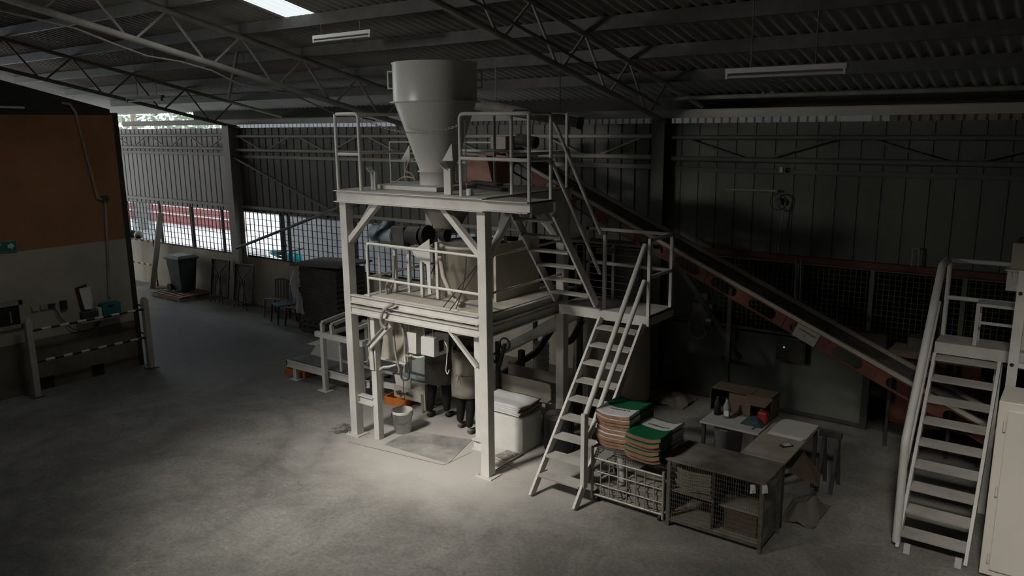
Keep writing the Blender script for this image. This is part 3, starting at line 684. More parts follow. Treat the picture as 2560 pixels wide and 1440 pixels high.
rail(ld3, [(-1.29, 10.22, 1.95), (-1.29, 10.22, 2.84)], .026, 'post')
rail(ld3, [(-1.29, 10.22, 2.84), (.45, 10.22, 2.84)], .026); rail(ld3, [(-1.29, 10.22, 2.40), (.45, 10.22, 2.40)], .026)
# far ladder stair bright behind the tower
s4 = thing('metal_staircase', 'small bright ladder stair behind the tower under the top platform', 'stairs', (-8, 10.5, 2))
p0, p1, p2, p3 = AY(1222, 640, 10.5), AY(1262, 520, 10.5), AY(1265, 735, 10.5), AY(1322, 520, 10.5)
d = (p3-p2).normalized()
build('stringer', MB().bar(p1-d*1.35, p1, .03, .07), WHITE, s4); build('stringer', MB().bar(p2, p3, .03, .07), WHITE, s4)
for i in range(5):
    q = p1-d*(.12+.24*i); q2 = p3-d*(.12+.24*i); build('tread', MB().bar(q, (q2.x, q2.y, q.z), .12, .02), WHITE, s4)
# ================================================================== UNDER THE TOWER
# belt conveyor
cv = thing('belt_conveyor', 'low dusty belt conveyor running left out of the tower', 'conveyor', (-10, 8.7, 0))
bx0, bx1, by0, by1, bz = -11.35, -9.22, 8.46, 8.98, .335
mb = MB().grid(40, 1, lambda u, v: (bx0+(bx1-bx0)*u, by0+.06+(by1-by0-.12)*v, bz+.004*math.sin(u*19)), thick=(0, 0, .008))
mb.cyl((bx0, by0+.06, bz-.045), (bx0, by1-.06, bz-.045), .045, 16)
build('belt', mb, mat('grey_rubber_belt', (.10, .105, .105), .6, col2=(.19, .195, .19), scale=4), cv)
for y, f in ((by0, -1), (by1, 1)):
    build('side_rail', MB().chan((bx0+.02, y, bz-.045), (bx1, y, bz-.045), .12, .035, .006, flip=1 if f < 0 else -1), WHITE, cv)
mb = MB()
for i in range(27): x = bx0+.06+i*.076; mb.cyl((x, by0+.0, bz+.004), (x, by0+.05, bz+.004), .012, 6)
build('roller_ends', mb, DKST, cv)
for x in (-11.15, -9.45):
    build('leg', MB().box(x-.045, x+.045, by0, by0+.07, .01, bz-.1), WHITE, cv); build('leg', MB().box(x-.045, x+.045, by1-.07, by1, .01, bz-.1), WHITE, cv)
    build('foot', MB().box(x-.11, x+.11, by0-.04, by0+.11, 0, .012), WHITE, cv)
build('end_pulley', MB().cyl((bx0-.03, by0+.03, bz-.05), (bx0-.03, by0+.10, bz-.05), .04, 14), BLACK, cv)
# bent sheet guard lying behind the belt
g = thing('sheet_guard', 'bent pale sheet metal guard lying behind the conveyor belt', 'guard', (-10.4, 9.1, .3))
P = [AY(765, 903, 9.07), AY(790, 862, 9.07), AY(850, 848, 9.07), AY(852, 905, 9.07)]
build('panel', MB().poly(P, (0, .012, 0)), WHITE, g)
build('stay', MB().box(P[0].x+.05, P[0].x+.10, 9.07, 9.11, 0, P[0].z+.05).box(P[3].x-.12, P[3].x-.07, 9.07, 9.11, 0, P[3].z+.05), WHITE, g)
build('flap', MB().poly([AY(768, 860, 9.07), AY(805, 848, 9.32), AY(850, 850, 9.32), AY(790, 864, 9.07)], (0, 0, .008)), WHITE, g)
# crates on the floor
def crate(p, lx, ly, hz, label, rz=0):
    t = thing('plastic_crate', label, 'crate', (p.x, p.y, 0), rz, 'orange crates under the conveyor', local=True); e = .012
    mb = MB(); mb.box(-lx/2, lx/2, -ly/2, ly/2, .002, .012)
    for a in ((-lx/2, -lx/2+e, -ly/2, ly/2), (lx/2-e, lx/2, -ly/2, ly/2), (-lx/2, lx/2, -ly/2, -ly/2+e), (-lx/2, lx/2, ly/2-e, ly/2)): mb.box(*a, .01, hz)
    build('tub', mb, PLO, t)
    mb = MB(); r = .012
    for a in ((-lx/2-r, -lx/2, -ly/2-r, ly/2+r), (lx/2, lx/2+r, -ly/2-r, ly/2+r), (-lx/2, lx/2, -ly/2-r, -ly/2), (-lx/2, lx/2, ly/2, ly/2+r)): mb.box(*a, hz-.02, hz)
    build('rim', mb, PLO, t); return t
crate(Vector((-8.745, 8.68, 0)), .42, .30, .13, 'bright orange crate on the floor behind the white bucket', .15)
crate(Vector((-11.32, 8.72, 0)), .50, .28, .12, 'dull orange crate half under the left end of the conveyor', .1)

# press frame straddling the conveyor
pf = thing('press_frame', 'white steel frame with an air cylinder straddling the conveyor', 'frame', (-9.9, 8.6, 0))
def pbar(a, b, wd=.06, nm='bar', hh=None): return build(nm, MB().bar(a, b, wd, hh or wd, up=(0, 1, 0) if abs((Vector(b)-Vector(a)).normalized().z) > .9 else (0, 0, 1)), WHITE, pf)
fx0, fx1, fy0, fy1 = -10.22, -9.32, 8.375, 9.38
for x in (fx0, fx1): pbar((x, fy0, 0), (x, fy0, .96), .075, 'leg'); pbar((x, fy1, 0), (x, fy1, .96), .075, 'leg')
build('foot', MB().box(fx0-.14, fx0+.10, fy0-.07, fy0+.09, 0, .012), WHITE, pf)
pbar((fx0-.17, fy0, .99), (fx1+.1, fy0, .99), .07, 'beam', .085); pbar((fx0, fy0, .99), (fx0, fy1, .99)); pbar((fx1, fy0, .99), (fx1, fy1, .99)); pbar((fx0-.1, fy1, .99), (fx1+.1, fy1, .99), .07, 'beam', .085)
for x in (fx0+.0, fx0+.24, fx1-.1): pbar((x, fy0, 1.02), (x, fy0, 1.20), .055, 'stub'); pbar((x, fy0, 1.20), (x, fy0+.75, 1.28), .055, 'top_bar')
build('air_cylinder', MB().cyl((-9.72, 8.62, .52), (-9.68, 8.62, .93), .045, 16), GALV, pf)
build('rod_clamp', MB().box(-9.80, -9.66, 8.56, 8.66, .40, .50).cyl((-9.72, 8.62, .36), (-9.72, 8.62, .54), .015, 8), DKST, pf)
build('guide', MB().box(-9.98, -9.94, 8.50, 8.53, .36, .95), WHITE, pf)

# bagging machine body
bm = thing('bagging_machine', 'dusty beige bag filling machine behind the white bucket', 'machine', (-8.4, 8.7, 0))
def pan(corners, y, nm, m_=BEIGE, th=.02, bv=0): return build(nm, MB().poly([AY(a, b, y) for a, b in corners], (0, th, 0)), m_, bm, bv)
pan([(985, 962), (1062, 980), (1062, 1010), (985, 990)], 8.62, 'front_panel', th=.35)
pan([(986, 936), (1026, 948), (1026, 972), (990, 962)], 8.60, 'control_plate', WHITE, .03)
pan([(940, 952), (987, 962), (987, 975), (940, 966)], 8.66, 'rail_block', WHITE, .05)
pan([(940, 930), (1066, 957), (1066, 966), (940, 940)], 8.95, 'back_rail', DKST, .05)
pan([(1000, 930), (1066, 945), (1066, 985), (1000, 965)], 9.05, 'blue_grey_bed', mat('plastic_film', (.28, .33, .34), .3, var=.3, scale=9), .02)
pan([(1030, 888), (1066, 893), (1066, 938), (1030, 928)], 9.15, 'guard_plate', mat('pale_green_guard', (.36, .40, .36), .6, var=.1), .015)
q = AY(1000, 980, 8.60); build('valve', MB().cyl(q, q+Vector((.0, -.05, 0)), .035, 14).cyl(AY(1018, 984, 8.60), AY(1018, 984, 8.55), .025, 12).bar(AY(990, 978, 8.57), AY(1030, 990, 8.57), .02, .02), DKST, bm)
for px_, py_ in ((940, 1000), (1040, 1035)):
    q = AZ(px_, py_+3); zz = .45; build('leg', MB().box(q.x-.035, q.x+.035, 8.60, 8.67, 0, zz), BEIGE, bm)
build('levelling_foot', MB().cyl((-8.17, 8.56, 0), (-8.17, 8.56, .03), .04, 14).cyl((-8.17, 8.56, .03), (-8.17, 8.56, .30), .012, 8), GALV, bm)
for z0 in (.30,): build('roller_table', MB().box(-8.05, -7.32, 9.12, 9.6, .30, .42), BEIGE, bm)

# hanging spout, control boxes
sp = thing('filling_spout', 'tapered beige filling spout hanging under the middle floor', 'spout', (-7.8, 7.75, 1.2))
P = [AY(962, 800, 7.75), AY(1013, 806, 7.75), AY(1020, 905, 7.75), AY(952, 895, 7.75)]
build('hood', MB().poly(P, (0, .35, 0)), BEIGE, sp, bevel=.006)
build('lip', MB().bar(AY(943, 893, 7.72), AY(1016, 910, 7.72), .05, .02), WHITE, sp)
build('edge_post', MB().bar(AY(1006, 800, 7.73), AY(1014, 905, 7.73), .03, .03, up=(0, 1, 0)), WHITE, sp)
tr = thing('cable_tray', 'slanted white cable tray hanging beside the short inner column', 'cable tray', (-8, 7.45, 1.4))
build('channel', MB().chan(AY(925, 868, 7.36), AY(975, 812, 7.36), .085, .05, .005, flip=1), WHITE, tr)
build('drop', MB().bar(AY(926, 868, 7.36), AY(931, 925, 7.36), .012, .08, up=(1, 0, 0)), WHITE, tr)
def cbox(a, b, c_, d, y, dep, label, slot=False):
    t = thing('control_box', label, 'control box', AY(*d, y), group='control boxes under the middle floor')
    build('body', MB().poly([AY(*a, y), AY(*b, y), AY(*c_, y), AY(*d, y)], (0, dep, 0)), PLW, t, bevel=.006)
    if slot:
        xr_ = AY(*b, y).x; zc_ = (AY(*b, y).z+AY(*c_, y).z)/2
        build('side_window', MB().box(xr_, xr_+.004, y+dep*.32, y+dep*.62, zc_-.075, zc_+.075), BLACK, t)
    top_ = (AY(*a, y)+AY(*b, y))/2
    for k in (.2, .85):
        p_ = AY(*a, y).lerp(AY(*b, y), k); build('hanger', MB().cyl((p_.x, y+.02, p_.z), (p_.x, y+.02, 1.86), .009, 8), GALV, t)
    return t
cbox((1016, 830), (1040, 834), (1040, 886), (1017, 881), 7.50, .16, 'narrow white control box hanging left under the middle floor')
cbox((1052, 841), (1085, 846), (1085, 894), (1052, 886), 7.48, .30, 'large white control box with a dark side window under the middle floor', True)
# cables and hoses
def hose(pts, r, m_, label, name='cable', cat='cable', group=None, y=7.45):
    P = [AY(a, b, y if len(pt) < 3 else pt[2]) for pt in pts for a, b in [pt[:2]]]
    out = []
    for i in range(len(P)-1):
        p0 = P[max(0, i-1)]; p1 = P[i]; p2 = P[i+1]; p3 = P[min(len(P)-1, i+2)]
        for t in (0, .2, .4, .6, .8): out.append(.5*((2*p1)+(p2-p0)*t+(2*p0-5*p1+4*p2-p3)*t*t+(3*p1-p0-3*p2+p3)*t**3))
    out.append(P[-1])
    return single(name, MB().tube(out, r, 8), m_, label, cat, group)
G_ = 'cables hanging under the middle floor'
hose([(984, 760), (960, 775), (952, 800), (957, 815), (966, 822)], .022, CABLE, 'thick grey cable looping over the beam beside the slanted tray', group=G_, y=7.24)
hose([(1003, 808), (1008, 830), (1012, 860), (1013, 885), (1022, 890), (1035, 889)], .016, CABLE, 'grey cable running down left of the narrow control box', group=G_)
hose([(984, 825), (986, 860), (990, 890), (998, 925), (996, 932)], .016, CABLE, 'grey cable bundle hanging down in front of the spout', group=G_)
hose([(1025, 888), (1040, 893), (1052, 893), (1060, 891)], .014, PLW, 'pale cable bridging the two control boxes from below', group=G_)
hose([(945, 928), (958, 918), (975, 916), (990, 912)], .014, PLW, 'pale bent cable end below the spout lip', group=G_)
hose([(938, 895), (942, 910), (955, 920), (978, 918)], .010, CABLE, 'thin cable curling below the slanted tray', group=G_)
hose([(1006, 915), (1003, 940), (1010, 950), (1022, 946), (1022, 925), (1018, 905)], .014, DKST, 'dark cable loop hanging behind the white bucket', group=G_)
hose([(1112, 855), (1118, 870), (1117, 900), (1115, 925), (1119, 935), (1123, 925)], .007, PLW, 'thin pale cable looping down between the two workers', group=G_)
hose([(1009, 950), (1009, 980), (1013, 1005), (1008, 1012), (1000, 1015)], .006, mat('red_wire', (.35, .05, .03), .5), 'thin red wire hanging down to the orange crate', group=G_, y=8.4)
hose([(985, 640), (984, 690), (976, 730), (972, 752)], .020, CABLE, 'grey cable bundle hanging from the motor down to the deck', group=G_, y=7.62)
hose([(988, 700), (975, 700), (966, 715), (968, 748)], .016, CABLE, 'grey cable arch standing on the deck below the motor', group=G_, y=7.55)
hose([(920, 795), (922, 830), (924, 870), (921, 900), (912, 905)], .010, CABLE, 'cable strapped down the short inner column', group=G_, y=7.36)

# white bucket with a wire handle
def bucket(p, r, h_, label, handle=True, name='bucket', cat='bucket', group=None):
    t = thing(name, label, cat, (p.x, p.y, p.z), group=group)
    build('body', MB().lathe(p, [(0, .004), (r*.80, .002), (r*.97, h_*.86), (r*1.0, h_*.86), (r*1.03, h_*.90), (r*1.0, h_*.92), (r*1.04, h_), (r*.99, h_), (r*.95, h_*.9), (r*.78, .03), (0, .03)], 36), PLW, t)
    if handle:
        c0 = p+Vector((0, 0, h_*.88)); d = Vector((_r.x, _r.y, 0)); e = Vector((-_f.x, -_f.y, 0)).normalized()
        P = [c0+d*(r*1.04*math.cos(a))+e*(r*1.05*math.sin(a)*.96)-Vector((0, 0, h_*.42*math.sin(a))) for a in [PI*k/16 for k in range(17)]]
        build('handle', MB().tube(P, .004, 6), DKST, t)
    return t
bk = AZ(1005, 1080); bucket(Vector((bk.x, bk.y+.02, 0)), .150, .345, 'white plastic bucket with a wire handle on the floor under the tower')
# stack of nested pails farther back
ORD = ['lowest of the stack', 'second from the bottom', 'third from the bottom', 'fourth from the bottom', 'fifth from the bottom', 'sixth from the bottom', 'seventh from the bottom', 'seventh from the top', 'sixth from the top', 'fifth from the top', 'fourth from the top', 'third from the top', 'second from the top', 'topmost of the stack']
base = Vector((-7.12, 10.35, 0)); bucket(base, .135, .33, 'white bucket standing behind the tower with a tall pail stack on it', False)
for i in range(14):
    p = base+Vector((.005*math.sin(i*2.3), .004*math.cos(i*1.7), .335+i*.040)); t = None
    mb = MB().lathe(p, [(.118, .0), (.122, .030), (.136, .032), (.136, .037), (.12, .038), (.11, .004)], 28)
    single('nested_pail', mb, PLW, f'nested white pail rim stacked behind the tower, {ORD[i]}', 'pail', 'nested pails behind the tower')

# white bin with flattened sacks, beige trough panel
bn = thing('white_bin', 'low white cabinet with flattened sacks on it at the tower foot', 'cabinet', (-6.1, 8.5, 0))
BX0, BX1, BY0, BY1, BH = -6.62, -5.93, 8.16, 8.62, .50
build('body', MB().box(BX0, BX1, BY0, BY1, 0, BH), PLW, bn, bevel=.012)
build('plinth', MB().box(BX0+.02, BX1-.02, BY0-.002, BY0, 0, .03), WHITE, bn)
tp = thing('trough_panel', 'long beige trough side with rounded end behind the white cabinet', 'trough', (-6.6, 9.0, .5))
P = [AY(1226, 922, 8.95), AY(1250, 932, 8.95), AY(1360, 957, 8.95), AY(1374, 962, 8.95), AY(1377, 975, 8.95), AY(1376, 1000, 8.95), AY(1368, 1008, 8.95), AY(1226, 976, 8.95)]
build('side', MB().poly(P, (0, .02, 0)), BEIGE, tp)
build('back', MB().poly([p+Vector((0, .45, 0)) for p in P], (0, .02, 0)), BEIGE, tp)
build('bottom', MB().box(P[0].x, P[5].x, 8.97, 9.40, P[7].z-.0, P[7].z+.02), BEIGE, tp)
for x in (-7.0, -6.15): build('leg', MB().box(x-.03, x+.03, 9.0, 9.06, 0, P[7].z+.01), BEIGE, tp)
# screw duct and flexible hoses right of the tower base
dc = thing('screw_duct', 'slanting dusty white tube duct with a flange under the stair landing', 'duct', (-6.3, 9, 1.3))
a, b = AY(1245, 880, 9.56), AY(1402, 802, 9.56)
build('tube', MB().cyl(a, b, .075, 24), WHITE, dc)
d_ = (b-a).normalized(); build('flange', MB().cyl(b-d_*.03, b, .12, 24).cyl(b, b+d_*.02, .115, 24), WHITE, dc)
build('sleeve', MB().cyl(b-d_*.42, b-d_*.03, .095, 24, .105), PLW, dc)
build('spout_head', MB().cyl(b+d_*.02, b+d_*.35, .09, 20), BEIGE, dc)
build('stand', MB().box(-6.99, -6.91, 9.52, 9.60, 0, .98), DKST, dc)
hose([(1240, 940, 9.70), (1262, 930, 9.70), (1300, 905, 9.72), (1340, 880, 9.74), (1365, 845, 9.76), (1385, 815, 9.78)], .055, BLACK, 'thick black hose curving up under the slanting duct', 'flexible_hose', 'hose')
hose([(1395, 840, 9.3), (1412, 853, 9.3), (1430, 848, 9.3), (1445, 820, 9.35), (1455, 800, 9.4)], .05, BLACK, 'short thick black hose bending below the stair landing', 'flexible_hose', 'hose')
single('dark_post', MB().box(-6.13, -6.05, 9.86, 9.94, 0, 1.86), DKST, 'dark upright post between the tower and the lower stairs', 'post')
# vertical screw/valve cluster
vc = thing('valve_cluster', 'dark valve and wheel cluster at the tower foot behind the right column', 'valve', (-6.9, 8.9, .8))
q = AY(1262, 860, 8.86); build('wheel', MB().tube([q+Vector((.09*math.cos(t), 0, .09*math.sin(t))) for t in [2*PI*k/14 for k in range(14)]], .014, 6, closed=True), DKST, vc)
build('arm', MB().bar(q, q+Vector((-.10, 0, -.35)), .04, .04), DKST, vc); q2 = AY(1240, 895, 8.86)
build('wheel', MB().tube([q2+Vector((.07*math.cos(t), 0, .07*math.sin(t))) for t in [2*PI*k/14 for k in range(14)]], .018, 6, closed=True), BLACK, vc)
build('stand', MB().box(q2.x-.03, q2.x+.03, 8.88, 8.93, 0, q.z), DKST, vc)
# big beige tank and cloth behind the stairs
bt = thing('beige_tank', 'wide round beige tank standing behind the lower staircase', 'tank', (-5.95, 10.9, 0))
build('body', MB().lathe((-6.02, 10.75, 0), [(0, .10), (.62, .10), (.62, .62), (.60, 1.38), (.62, 1.42), (0, 1.42)], 56), BEIGE, bt)
build('base_ring', MB().lathe((-6.02, 10.75, 0), [(0, 0), (.55, 0), (.55, .10), (0, .10)], 40), DKST, bt)
bh = thing('beige_hood', 'low domed beige hood on the floor behind the trough', 'hood', (-7.3, 10.0, 0))
build('dome', MB().sphere((-6.75, 9.95, 0), .42, 24, (1.25, .8, .85)), BEIGE, bh)
OLDT = mat('dim_old_cloth', (.16, .15, .125), .85, var=.15, scale=6)
def blob_cloth(c0, sx, sy, h_, seed, label, m_, name='crumpled_sheet', cat='sheet'):
    rnd = random.Random(seed); ph = [rnd.random()*6 for _ in range(6)]
    def fn(u, v):
        a = (u-.5)*2; b = (v-.5)*2; k = max(0, 1-(a*a*.8+b*b*.8))
        return (c0.x+a*sx, c0.y+b*sy, c0.z+.012+h_*k*(.7+.3*math.sin(5*a+ph[0])*math.cos(4*b+ph[1]))+.012*math.sin(13*a+ph[2])*math.sin(11*b+ph[3]))
    return single(name, MB().grid(24, 24, fn, thick=(0, 0, .006)), m_, label, cat)
blob_cloth(Vector((-5.20, 11.30, 0)), .32, .30, .15, 3, 'crumpled pale tarpaulin on the floor behind the staircase', OLDT, 'tarpaulin', 'tarpaulin')
single('black_drum', MB().lathe((-5.63, 8.62, 0), [(0, 0), (.20, 0), (.21, .02), (.205, .48), (.18, .52), (0, .52)], 32), BLACK, 'black plastic drum behind the white cabinet, left of the stairs', 'drum')
# floor plates, bar, crack
P = [AZ(960, 1112), AZ(1025, 1078), AZ(1180, 1100), AZ(1120, 1160)]
single('floor_cover', MB().poly([Vector((p.x, p.y, .0)) for p in P], (0, 0, .006)), mat('worn_grey_cover', (.17, .17, .155), .7, col2=(.50, .485, .44), scale=2.2, detail=10), 'worn grey cover plate on the floor in front of the workers', 'cover plate')
P = [AZ(1235, 1140), AZ(1272, 1124), AZ(1300, 1136), AZ(1262, 1153)]
single('floor_cover', MB().poly([Vector((p.x, p.y, .0)) for p in P], (0, 0, .005)), mat('rough_dark_patch', (.13, .125, .11), .8, col2=(.40, .38, .33), scale=12, detail=8), 'small rough dark patch plate in front of the white cabinet', 'cover plate')
a, b = AZ(1240, 1175, .02), AZ(1307, 1134, .02); single('steel_rod', MB().tube([a, b], [.006, .014], 8), RUST, 'thin rusty rod lying on the floor in front of the white cabinet', 'rod')
mb = MB(); rnd = random.Random(4); P = []
for i in range(26):
    q = AZ(395, 806).lerp(AZ(640, 745), i/25); P.append(Vector((q.x+rnd.uniform(-.02, .02), q.y+rnd.uniform(-.05, .05), .0005)))
for i in range(25):
    a, b = P[i], P[i+1]; n_ = Vector((0, .022+.02*rnd.random(), 0)); mb._a([a, b, b+n_, a+n_], [(0, 1, 2, 3)])
struct('trim_1', mb, DKST)
mb = MB()
for a, b in ((AZ(870, 1105), AZ(1110, 1163)), (AZ(1110, 1163), AZ(1180, 1130)), (AZ(1230, 1143), AZ(1300, 1175))):
    d = (b-a).normalized(); n_ = Vector((-d.y, d.x, 0))*.006; mb._a([a-n_+Vector((0, 0, .001)), b-n_+Vector((0, 0, .001)), b+n_+Vector((0, 0, .001)), a+n_+Vector((0, 0, .001))], [(0, 1, 2, 3)])
struct('trim_2', mb, DKST)
# ================================================================== RED INCLINED CONVEYOR
ic_ = thing('inclined_conveyor', 'long red steel conveyor sloping up from the right behind both stairs', 'conveyor', (-3.0, 10.5, 1.7))
CA, CB = Vector((-7.96, 10.3, 3.81)), Vector((-.10, 10.3, .386))
cdn = (CB-CA).normalized(); cup = Vector((-cdn.z, 0, cdn.x)); CL = (CB-CA).length; HW = .185
def slot_plate(mb, y, ts, half, r, t0, t1, th):
    N_ = 32
    edges = [t0]+[(a+b)/2 for a, b in zip(ts, ts[1:])]+[t1]
    for c0, a, b in zip(ts, edges, edges[1:]):
        inner = []; outer = []
        for k in range(N_):
            an = 2*PI*(k+.5)/N_; cx, cy = math.cos(an), math.sin(an)
            inner.append((c0+(half-r)*(1 if cx > 0 else -1)+r*cx, HW/2+r*cy))
            # ray to rectangle
            X = (b-c0) if cx > 0 else (c0-a); s = min(X/max(1e-6, abs(cx)), (HW/2)/max(1e-6, abs(cy))) if True else 0
            outer.append((c0+cx*s, HW/2+cy*s))
        # pull nearest outer samples to the corners
        for cxx, cyy in ((a, 0), (a, HW), (b, 0), (b, HW)):
            j = min(range(N_), key=lambda q: (outer[q][0]-cxx)**2+(outer[q][1]-cyy)**2*9); outer[j] = (cxx, cyy)
        def P(q, yy): v = CA+cdn*q[0]+cup*q[1]; return (v.x, yy, v.z)
        pts = [P(q, y) for q in outer]+[P(q, y) for q in inner]+[P(q, y+th) for q in outer]+[P(q, y+th) for q in inner]
        F = []
        for k in range(N_):
            k2 = (k+1) % N_
            F += [(k, k2, N_+k2, N_+k), (2*N_+k2, 2*N_+k, 3*N_+k, 3*N_+k2), (N_+k, N_+k2, 3*N_+k2, 3*N_+k), (k2, k, 2*N_+k, 2*N_+k2)]
        mb._a(pts, F)
ts = []
for px_ in (1308, 1388, 1465, 1545, 1628, 1717, 1809, 1905, 2011, 2119, 2255, 2400):
    # where the pixel column meets the conveyor's side
    lo, hi = 0, CL
    for _ in range(40):
        m_ = (lo+hi)/2; p = CA+cdn*m_+cup*HW*.5; q = p-CAM; x_ = q.dot(_r2)/q.dot(_f)*FPX+1280
        if x_ < px_: lo = m_
        else: hi = m_
    ts.append(m_)
for y, nm in ((10.3, 'side_plate'), (10.9, 'side_plate')):
    mb = MB(); slot_plate(mb, y, ts, .20, .070, 0, CL, .008 if y < 10.5 else -.008)
    s = 1 if y < 10.5 else -1
    mb.bar(CA+Vector((0, y-10.3+.02*s, 0)), CB+Vector((0, y-10.3+.02*s, 0)), .05, .008, up=cup)
    build(nm, mb, RUST if y < 10.5 else DKST, ic_)
    a = CA+cup*(HW+.03)+Vector((0, y-10.3+.0*s, 0)); b = CB+cup*(HW+.03)+Vector((0, y-10.3+.0*s, 0))
    build('edge_rail', MB().bar(a, b, .05, .05, up=cup), BEIGE, ic_)
mb = MB(); e = []
mb.bar(CA+cup*(HW-.01)+Vector((0, .3, 0)), CB+cup*(HW-.01)+Vector((0, .3, 0)), .56, .012, up=cup)
build('belt', mb, mat('dusty_dark_belt', (.05, .05, .046), .8, col2=(.20, .19, .165), scale=6), ic_)
for k in [(ts[i]+ts[i+1])/2 for i in (1, 3, 5, 7, 9, 10)]:
    p = CA+cdn*k; build('joint_strap', MB().bar(p+cup*.01+Vector((0, -.006, 0)), p+cup*(HW-.01)+Vector((0, -.006, 0)), .012, .03, up=cdn), RUST, ic_)
build('strut', MB().bar(CA+cdn*3.3+Vector((0, .3, 0)), (-3.95, 10.9, 1.02), .06, .07), DKST, ic_)
build('strut_foot', MB().bar((-4.25, 10.9, .98), (-3.8, 10.9, .93), .10, .03), DKST, ic_)
for x in (-4.05, -1.6, -7.45):
    z = CA.z+(x-CA.x)*cdn.z/cdn.x; build('support_leg', MB().box(x-.03, x+.03, 10.62, 10.68, 0, z), DKST, ic_)
# paper notice hung on the conveyor side
nt_ = thing('paper_notice', 'pale paper notice with two dark text lines on the red conveyor side', 'notice', (-2.9, 10.28, 1.6))
t0 = (ts[8]+.02)
def CP(a, b, y=10.288): v = CA+cdn*a+cup*b; return Vector((v.x, y, v.z))
build('sheet', MB().poly([CP(t0-.15, -.01), CP(t0+.17, -.01), CP(t0+.17, .178), CP(t0-.15, .178)], (0, .003, 0)), mat('dusty_notice_paper', (.36, .35, .30), .8, var=.06), nt_)
INK = mat('dark_ink', (.05, .05, .045), .8, var=.05)
def text(body, size, M4, m_, parent, name='lettering', align='CENTER', ext=.001):
    cu = bpy.data.curves.new(name, 'FONT'); cu.body = body; cu.size = size; cu.align_x = align; cu.align_y = 'CENTER'; cu.extrude = ext
    o = bpy.data.objects.new('tmp_text', cu); COL.objects.link(o); dg = bpy.context.evaluated_depsgraph_get(); dg.update()
    me = bpy.data.meshes.new_from_object(o.evaluated_get(dg)); bpy.data.objects.remove(o)
    root = parent
    while root.parent: root = root.parent
    off_ = Vector((0, 0, 0)) if root.name in LOCAL else root.location
    for v in me.vertices: v.co = (M4 @ v.co)-off_
    me.materials.clear(); me.materials.append(m_); me.name = name
    t = bpy.data.objects.new(name, me); COL.objects.link(t); t.parent = parent; return t
def frame4(o, x, y): x = Vector(x).normalized(); y = Vector(y).normalized(); z = x.cross(y); return Matrix(((x.x, y.x, z.x, o[0]), (x.y, y.y, z.y, o[1]), (x.z, y.z, z.z, o[2]), (0, 0, 0, 1)))
text('CONVEYOR BELT', .030, frame4(CP(t0+.02, .115, 10.284), cdn, cup), INK, nt_); text('2', .040, frame4(CP(t0-.0, .065, 10.284), cdn, cup), INK, nt_)

# ================================================================== WIRE RACK, SACKS AND TABLES
RX0, RX1, RY0, RY1, RZ = -3.47, -2.43, 7.54, 8.08, .80
rk = thing('wire_rack', 'low caged wire rack with a worn dark board top', 'rack', (-2.95, 7.8, 0))
RUSTG = mat('tarnished_rack_steel', (.15, .145, .12), .55, metal=.3, var=.3, scale=12)
for x in (RX0, RX1):
    for y in (RY0, RY1): build('leg', MB().box(x-.02, x+.02, y-.02, y+.02, 0, RZ-.02), RUSTG, rk)
build('top', MB().box(-3.52, RX1+.03, RY0-.03, RY1+.05, RZ-.02, RZ), BOARD, rk, bevel=.004)
for z in (.09, .42): build('shelf', MB().box(RX0, -2.95 if z > .2 else RX1, RY0, RY1, z, z+.015), TILE, rk)
def wires(x0, x1, y0, y1, z0, z1, plane, sx, sz, r):
    mb = MB()
    if plane == 'y':
        n = int((x1-x0)/sx)
        for i in range(n+1): x = x0+(x1-x0)*i/n; mb.bar((x, y0, z0), (x, y0, z1), r, r)
    else:
        n = int((y1-y0)/sx)
        for i in range(n+1): y = y0+(y1-y0)*i/n; mb.bar((x0, y, z0), (x0, y, z1), r, r)
    n = int((z1-z0)/sz)
    for i in range(n+1):
        z = z0+(z1-z0)*i/n
        if plane == 'y': mb.bar((x0, y0-r, z), (x1, y0-r, z), r, r)
        else: mb.bar((x0+r, y0, z), (x0+r, y1, z), r, r)
    return mb
build('front_mesh', wires(RX0, RX1, RY0-.012, 0, .08, .77, 'y', .025, .05, .0032), RUSTG, rk)
build('side_mesh', wires(RX1+.012, 0, RY0, RY1, .08, .77, 'x', .03, .05, .0032), RUSTG, rk)
build('partition', MB().box(-2.98, -2.95, RY0+.01, RY1, .1, .78), DKST, rk)
for z in (.08,): build('rail', MB().bar((RX0, RY0, z), (RX1, RY0, z), .03, .03), RUSTG, rk); build('rail', MB().bar((RX1, RY0, z), (RX1, RY1, z), .03, .03), RUSTG, rk)
for px_ in (1882, 1912): build('cable_tie', MB().grid(4, 4, lambda u, v, px_=px_: tuple(AY(px_-7+14*u, 1212+22*v, RY0-.03)+Vector((0, .01*math.sin(u*5+v*4), 0))), thick=(0, -.004, 0)), PLW, rk)
# tubular cage trolley left of it
GX0, GX1, GZ = -4.455, -3.535, .70
cg = thing('cage_trolley', 'tubular steel cage trolley holding old sacks beside the stair foot', 'trolley', (-4, 7.8, 0))
for x in (GX0, GX1):
    for y in (RY0, RY1): build('post', MB().cyl((x, y, .04), (x, y, GZ if x < -4 else .62), .018, 10), GALV, cg)
for z in (.10, .24, .40, .56):
    build('rail', MB().cyl((GX0, RY0, z), (GX1, RY0, z), .014 if z in (.10, .56) else .009, 8), GALV, cg); build('rail', MB().cyl((GX0, RY0, z), (GX0, RY1, z), .010, 8), GALV, cg); build('rail', MB().cyl((GX0, RY1, z), (GX1, RY1, z), .010, 8), GALV, cg)
for i in range(1, 8): x = GX0+(GX1-GX0)*i/8; build('bar', MB().cyl((x, RY0, .10), (x, RY0, .56), .008, 8), GALV, cg)
build('mesh', wires(GX0, GX1-.4, RY0, 0, .56, GZ, 'y', .03, .03, .003), GALV, cg)
